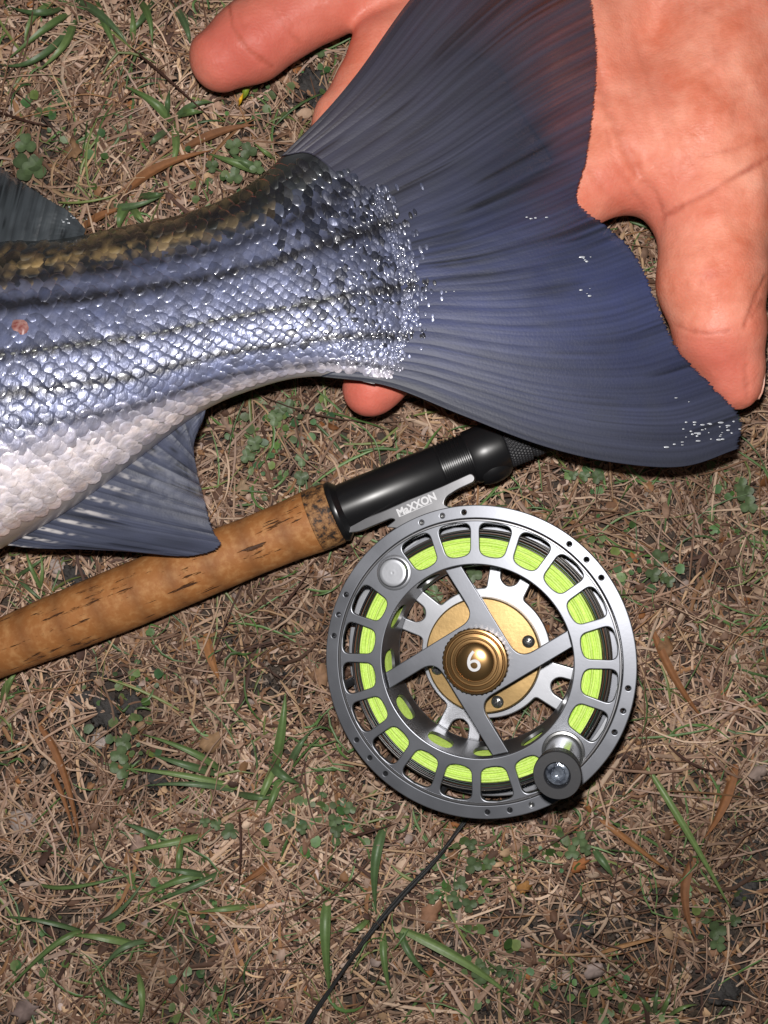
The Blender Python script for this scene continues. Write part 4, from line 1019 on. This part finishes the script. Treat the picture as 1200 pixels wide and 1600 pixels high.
def arbor():
    V, F = [], []; nc = 12; N = 48; rt = lambda z: 151.5 - (-z) * .05
    z0, z1 = -1, -104
    for c in range(nc):
        tc = 2 * np.pi * (c + .15) / nc; hw = np.pi / nc; b = len(V)
        pts_e, pts_r = [], []
        for k in range(N):
            a = 2 * np.pi * k / N; ca, sa = math.cos(a), math.sin(a)
            se = (abs(ca) ** 2.6 + abs(sa) ** 2.6) ** (-1 / 2.6)
            pts_e.append((ca * se * .145, -46 + sa * se * 29))
            m = max(abs(ca), abs(sa)); pts_r.append((ca / m * hw, (z0 + z1) / 2 + sa / m * (z0 - z1) / 2))
        ring_sets = []
        for w_ in (1.0, .6, .3, .1, 0.0):
            ring_sets.append([(e[0] * (1 - w_) + q[0] * w_, e[1] * (1 - w_) + q[1] * w_, 0) for e, q in zip(pts_e, pts_r)])
        ring_sets.append([(e[0], e[1], 5.0) for e in pts_e])
        for rs in ring_sets:
            for (t_, z, dr_) in rs: V.append(((rt(z) + dr_) * math.cos(tc + t_), (rt(z) + dr_) * math.sin(tc + t_), z))
        for j in range(5):
            for k in range(N): F.append((b + j * N + k, b + j * N + (k + 1) % N, b + (j + 1) * N + (k + 1) % N, b + (j + 1) * N + k))
    return np.array(V) * UR, F
V, F = arbor(); mk('arbor_wall', V, F, MAT['alu_dark'], reel, sharp=45)
rlathe('spool_flange', [(146, -104), (146, -107), (219, -107), (219, -102), (150, -102)], MAT['alu'], 160)

lines_o = []
SD, O1, O2, RE = -14.5, 58, 33, 150
def arm_lines(k):
    """outward unit direction and tangential (clockwise ahead) unit of arm k"""
    d = SD + 90 * k - 0; a = math.radians(d)
    return a
pts = []; radii = []
for k in range(4):
    # arm tip sits at SD+90k; band lies between offsets O2 and O1 on the clockwise side of the centre
    tip = math.radians(SD + 90 * k); off_mid = (O1 + O2) / 2; ang = tip - math.asin(off_mid / RE)
    u_ = np.array([math.sin(ang), math.cos(ang)]); v_ = np.array([math.cos(ang), -math.sin(ang)])
    Lo = math.sqrt(RE ** 2 - O1 ** 2); Li = math.sqrt(RE ** 2 - O2 ** 2)
    pts += [u_ * Li + v_ * O2, u_ * Lo + v_ * O1]; radii += [1, 1]
    ang2 = ang + math.pi / 2; u2 = np.array([math.sin(ang2), math.cos(ang2)]); v2 = np.array([math.cos(ang2), -math.sin(ang2)])
    # intersection of this arm's outer edge (v.x = O1) with the next arm's inner edge (v2.x = O2)
    X = np.linalg.solve(np.array([v_, v2]), np.array([O1, O2])); pts.append(X); radii.append(26)
plate('spokes', [rpoly(pts, radii, 9)], -12, 12, MAT['alu'], bev=1.5, sharp=45)
rlathe('hub_boss', [(30, -24), (54, -24), (54, -60), (30, -60)], MAT['alu_dark'], 64)

# hub cap with its number
prof = [(51, -14), (51.5, -12), (51.5, 6), (50, 8.5), (47.5, 9), (46, 6.5), (44.5, 6.5), (43, 10), (38.5, 10.5), (37.5, 8), (35.5, 8), (34.5, 11), (31.5, 11.2), (30.8, 9), (30, 9)] + [(30 * math.cos(a), 9 + 8.5 * math.sin(a)) for a in np.linspace(.1, 1.57, 12)]
V, F = lathe(prof, 160); th = np.arctan2(V[:, 1], V[:, 0]); r0 = np.hypot(V[:, 0], V[:, 1]); kn = np.where((r0 > 51.2), 1 + .012 * np.sign(np.sin(th * 40)), 1); V[:, 0] *= kn; V[:, 1] *= kn
cap = mk('hub_cap', V * UR, F, MAT['gold_cap'], reel, sharp=35)
def text_mesh(name, body, size, mat, parent, at, rot, z, ext=.6, off_=0.0, sx_=1.0, conform=None):
    cu = bpy.data.curves.new('tmp', 'FONT'); cu.body = body; cu.size = size; cu.extrude = ext; cu.offset = off_; cu.align_x = 'CENTER'; cu.align_y = 'CENTER'; cu.resolution_u = 6
    o = bpy.data.objects.new('tmp', cu)
    me = bpy.data.meshes.new_from_object(o); bpy.data.objects.remove(o); bpy.data.curves.remove(cu)
    co = np.empty(len(me.vertices) * 3); me.vertices.foreach_get('co', co); co = co.reshape(-1, 3); co[:, 0] *= sx_
    c_, s_ = math.cos(rot), math.sin(rot); x, y = co[:, 0] * c_ - co[:, 1] * s_ + at[0], co[:, 0] * s_ + co[:, 1] * c_ + at[1]
    zz = co[:, 2] + z + (conform(x, y) if conform else 0)
    me.vertices.foreach_set('co', (np.stack([x, y, zz], 1) * UR).ravel()); me.update(); me.materials.clear(); me.materials.append(mat); me.name = name
    o = bpy.data.objects.new(name, me); COL.objects.link(o); o.parent = parent; return o
dome = lambda x, y: 9 + 8.5 * np.sqrt(np.clip(1 - (x * x + y * y) / 900, 0, 1))
text_mesh('number', '6', 46, MAT['print'], cap, (-1, 0), math.radians(14), .3, .5, .0, 1.05, dome)

# drag plate and screws
rlathe('drag_plate', [(.1, -78), (92, -78), (94.5, -80), (95, -84), (95, -104), (60, -118)], MAT['gold'], 128)
for k in range(3):
    p = pol(72 + 90 * k, 79); so = rlathe('drag_screw', [(.1, -73)] + [(10.5 * math.sin(a), -78 + 5 * math.cos(a)) for a in np.linspace(.2, 1.57, 7)], MAT['steel'], 24, p)
    for q in range(4):
        pp = p + np.array([math.cos(q * 1.57 + .4), math.sin(q * 1.57 + .4)]) * 3.2
        rlathe('painted_slot', [(.05, -71.9), (1.7, -71.9), (2.0, -73.6)], MAT['dark'], 10, pp, parent=so)  # dark discs on the screw head paint the shade of its recess

# wound line: chartreuse backing inside, dark fly line on top
prof = [(157, -98)] + [(157 + 1.6 * abs(math.sin(i * .62)), -98 + i * .8) for i in range(95)]
for i in range(8):
    r0 = 160.2 + i * 4.5
    for a in np.linspace(math.pi, 0, 8)[:-1]: prof.append((r0 + 2.25 * math.cos(a), -21 + 2.9 * math.sin(a) + 1.3 * math.sin(i * 2.1)))
prof += [(195.5, -24), (195.5, -100)]
V, F = lathe(prof, 200); th = np.arctan2(V[:, 1], V[:, 0]); rr = np.hypot(V[:, 0], V[:, 1]); up_ = V[:, 2] > -24
V[:, 2] += np.where(up_, 1.5 * np.sin(th * 2 + np.round((rr - 160) / 4.5) * 1.9) + .5 * np.sin(th * 9 + rr), 0)
kw = np.where(up_ & (rr > 161) & (rr < 194), 1 + .0035 * np.sin(th * 3 + np.round((rr - 160) / 4.5) * 2.3), 1); V[:, 0] *= kw; V[:, 1] *= kw
mk('backing_line', V * UR, F, MAT['green_line'], reel)
r = np.random.default_rng(9); Vs, Fs, Cs, off = [], [], [], 0
DC = [(.008, .010, .009), (.06, .028, .014), (.012, .030, .022), (.09, .040, .020), (.010, .010, .014), (.05, .045, .04)]
for i in range(30):
    r0 = 194 + (i % 6) * 2.2 + r.normal(0, .5); z0 = -15 - (i // 6) * 11 - r.random() * 5; a1, a2 = r.uniform(0, 6.28, 2)
    th = np.linspace(0, 2 * np.pi, 120, endpoint=False); rr = r0 + 1.0 * np.sin(th * 2 + a1); pz = z0 + 2.2 * np.sin(th + a2)
    mn = np.linspace(0, 2 * np.pi, 8, endpoint=False)
    V = np.stack([(rr[:, None] + 1.5 * np.cos(mn)) * np.cos(th)[:, None], (rr[:, None] + 1.5 * np.cos(mn)) * np.sin(th)[:, None], pz[:, None] + 1.5 * np.sin(mn) + 0 * th[:, None]], -1).reshape(-1, 3)
    Vs.append(V * UR); Fs.append(grid_faces(120, 8, close_v=True, close_u=True) + off); Cs.append(np.tile(DC[i % 6], (len(V), 1))); off += len(V)
mk('wound_fly_line', np.concatenate(Vs), np.concatenate(Fs), MAT['wound'], reel, np.concatenate(Cs))
rlathe('line_core', [(193.5, -30), (202, -34), (202, -90), (193.5, -96)], MAT['black_line'], 128)

# handle and counterweight
hp = pol(135, 190); hd = rlathe('handle_post', [(33, 1.2), (31.5, 3.5), (28.5, 4), (27.5, 6), (26.5, 14), (25, 60), (25, 120)], MAT['steel'], 64, hp)
rlathe('handle_knob', [(24, 112), (29, 112), (31, 114), (32, 126), (33, 142), (33.2, 147), (32.6, 149.4), (32, 150), (18.6, 150), (17.6, 149), (17.2, 144), (16.8, 136)], MAT['black_matte'], 72, hp, sharp=22)
rlathe('knob_plug', [(16.9, 136), (15, 139.5), (11, 140.5), (8, 135), (3, 133), (.1, 133)], MAT['plug'], 48, hp)
cp = pol(-43.5, 189); rlathe('counterweight', [(29, 1.2), (27, 2.6), (24, 3.2), (23, 4.5), (22.6, 12), (21.5, 14), (20, 14.5), (16, 14.1), (12, 14.5), (8, 14.1), (4, 14.5), (.1, 14.2)], MAT['alu_bright'], 72, cp)

# foot with maker's name
foot_px = [(536, 822), (548, 818), (600, 798), (640, 780), (690, 760), (736, 739), (742, 745), (740, 753), (714, 765), (697, 776), (692, 788), (720, 800), (650, 828), (602, 824), (618, 812), (611, 810), (560, 831), (540, 833)]
ft = plate('reel_foot', [rpoly([RL(x, y, -3) for x, y in foot_px], 5, 4)], -3, 16, MAT['alu_dark'], bev=1.4, sharp=45)
c = RL(651, 789, -3); d = RL(676, 778, -3) - RL(626, 801, -3)
text_mesh('lettering', 'MaXXON', 17.5, MAT['print'], ft, c, math.atan2(d[1], d[0]), -2.9, .35, .65, .93)
a, b = RL(624, 808, -3), RL(676, 786, -3); nrm_ = np.array([-(b - a)[1], (b - a)[0]]); nrm_ /= np.linalg.norm(nrm_)
plate('underline', [np.array([a, b, b + nrm_ * .9, a + nrm_ * .9])], -2.6, .8, MAT['print'], ft, bev=.05, res=0)

# ------------------------------------------------------------------ line trailing from the reel over the turf
e = empty('trailing_line', P(480, 1600, .006))
tag(e, 'black line trailing from under the reel across the turf', 'fishing line')
ctl = np.array([(790, 1190, .014), (735, 1268, .010), (722, 1288, .0095), (680, 1345, .0095), (625, 1405, .0095), (570, 1470, .010), (520, 1540, .0095), (478, 1602, .009), (430, 1700, .008), (400, 1830, .007)])
tk = np.linspace(0, 1, len(ctl)); tt = np.linspace(0, 1, 90)
pp = crom(tk, ctl, tt)
V, F, _ = tube(PA(pp[:, 0], pp[:, 1], pp[:, 2]), .00066, 10); mk('line_strand', V, F, MAT['black_line'], e, world_verts=True)
w_ = 4.2 * np.sin(tt * 9 + .6)
V, F, _ = tube(PA(pp[:, 0] + w_ * .8, pp[:, 1] + w_ * .6, pp[:, 2] + .0008), .00042, 10); mk('line_strand', V, F, MAT['black_line'], e, world_verts=True)
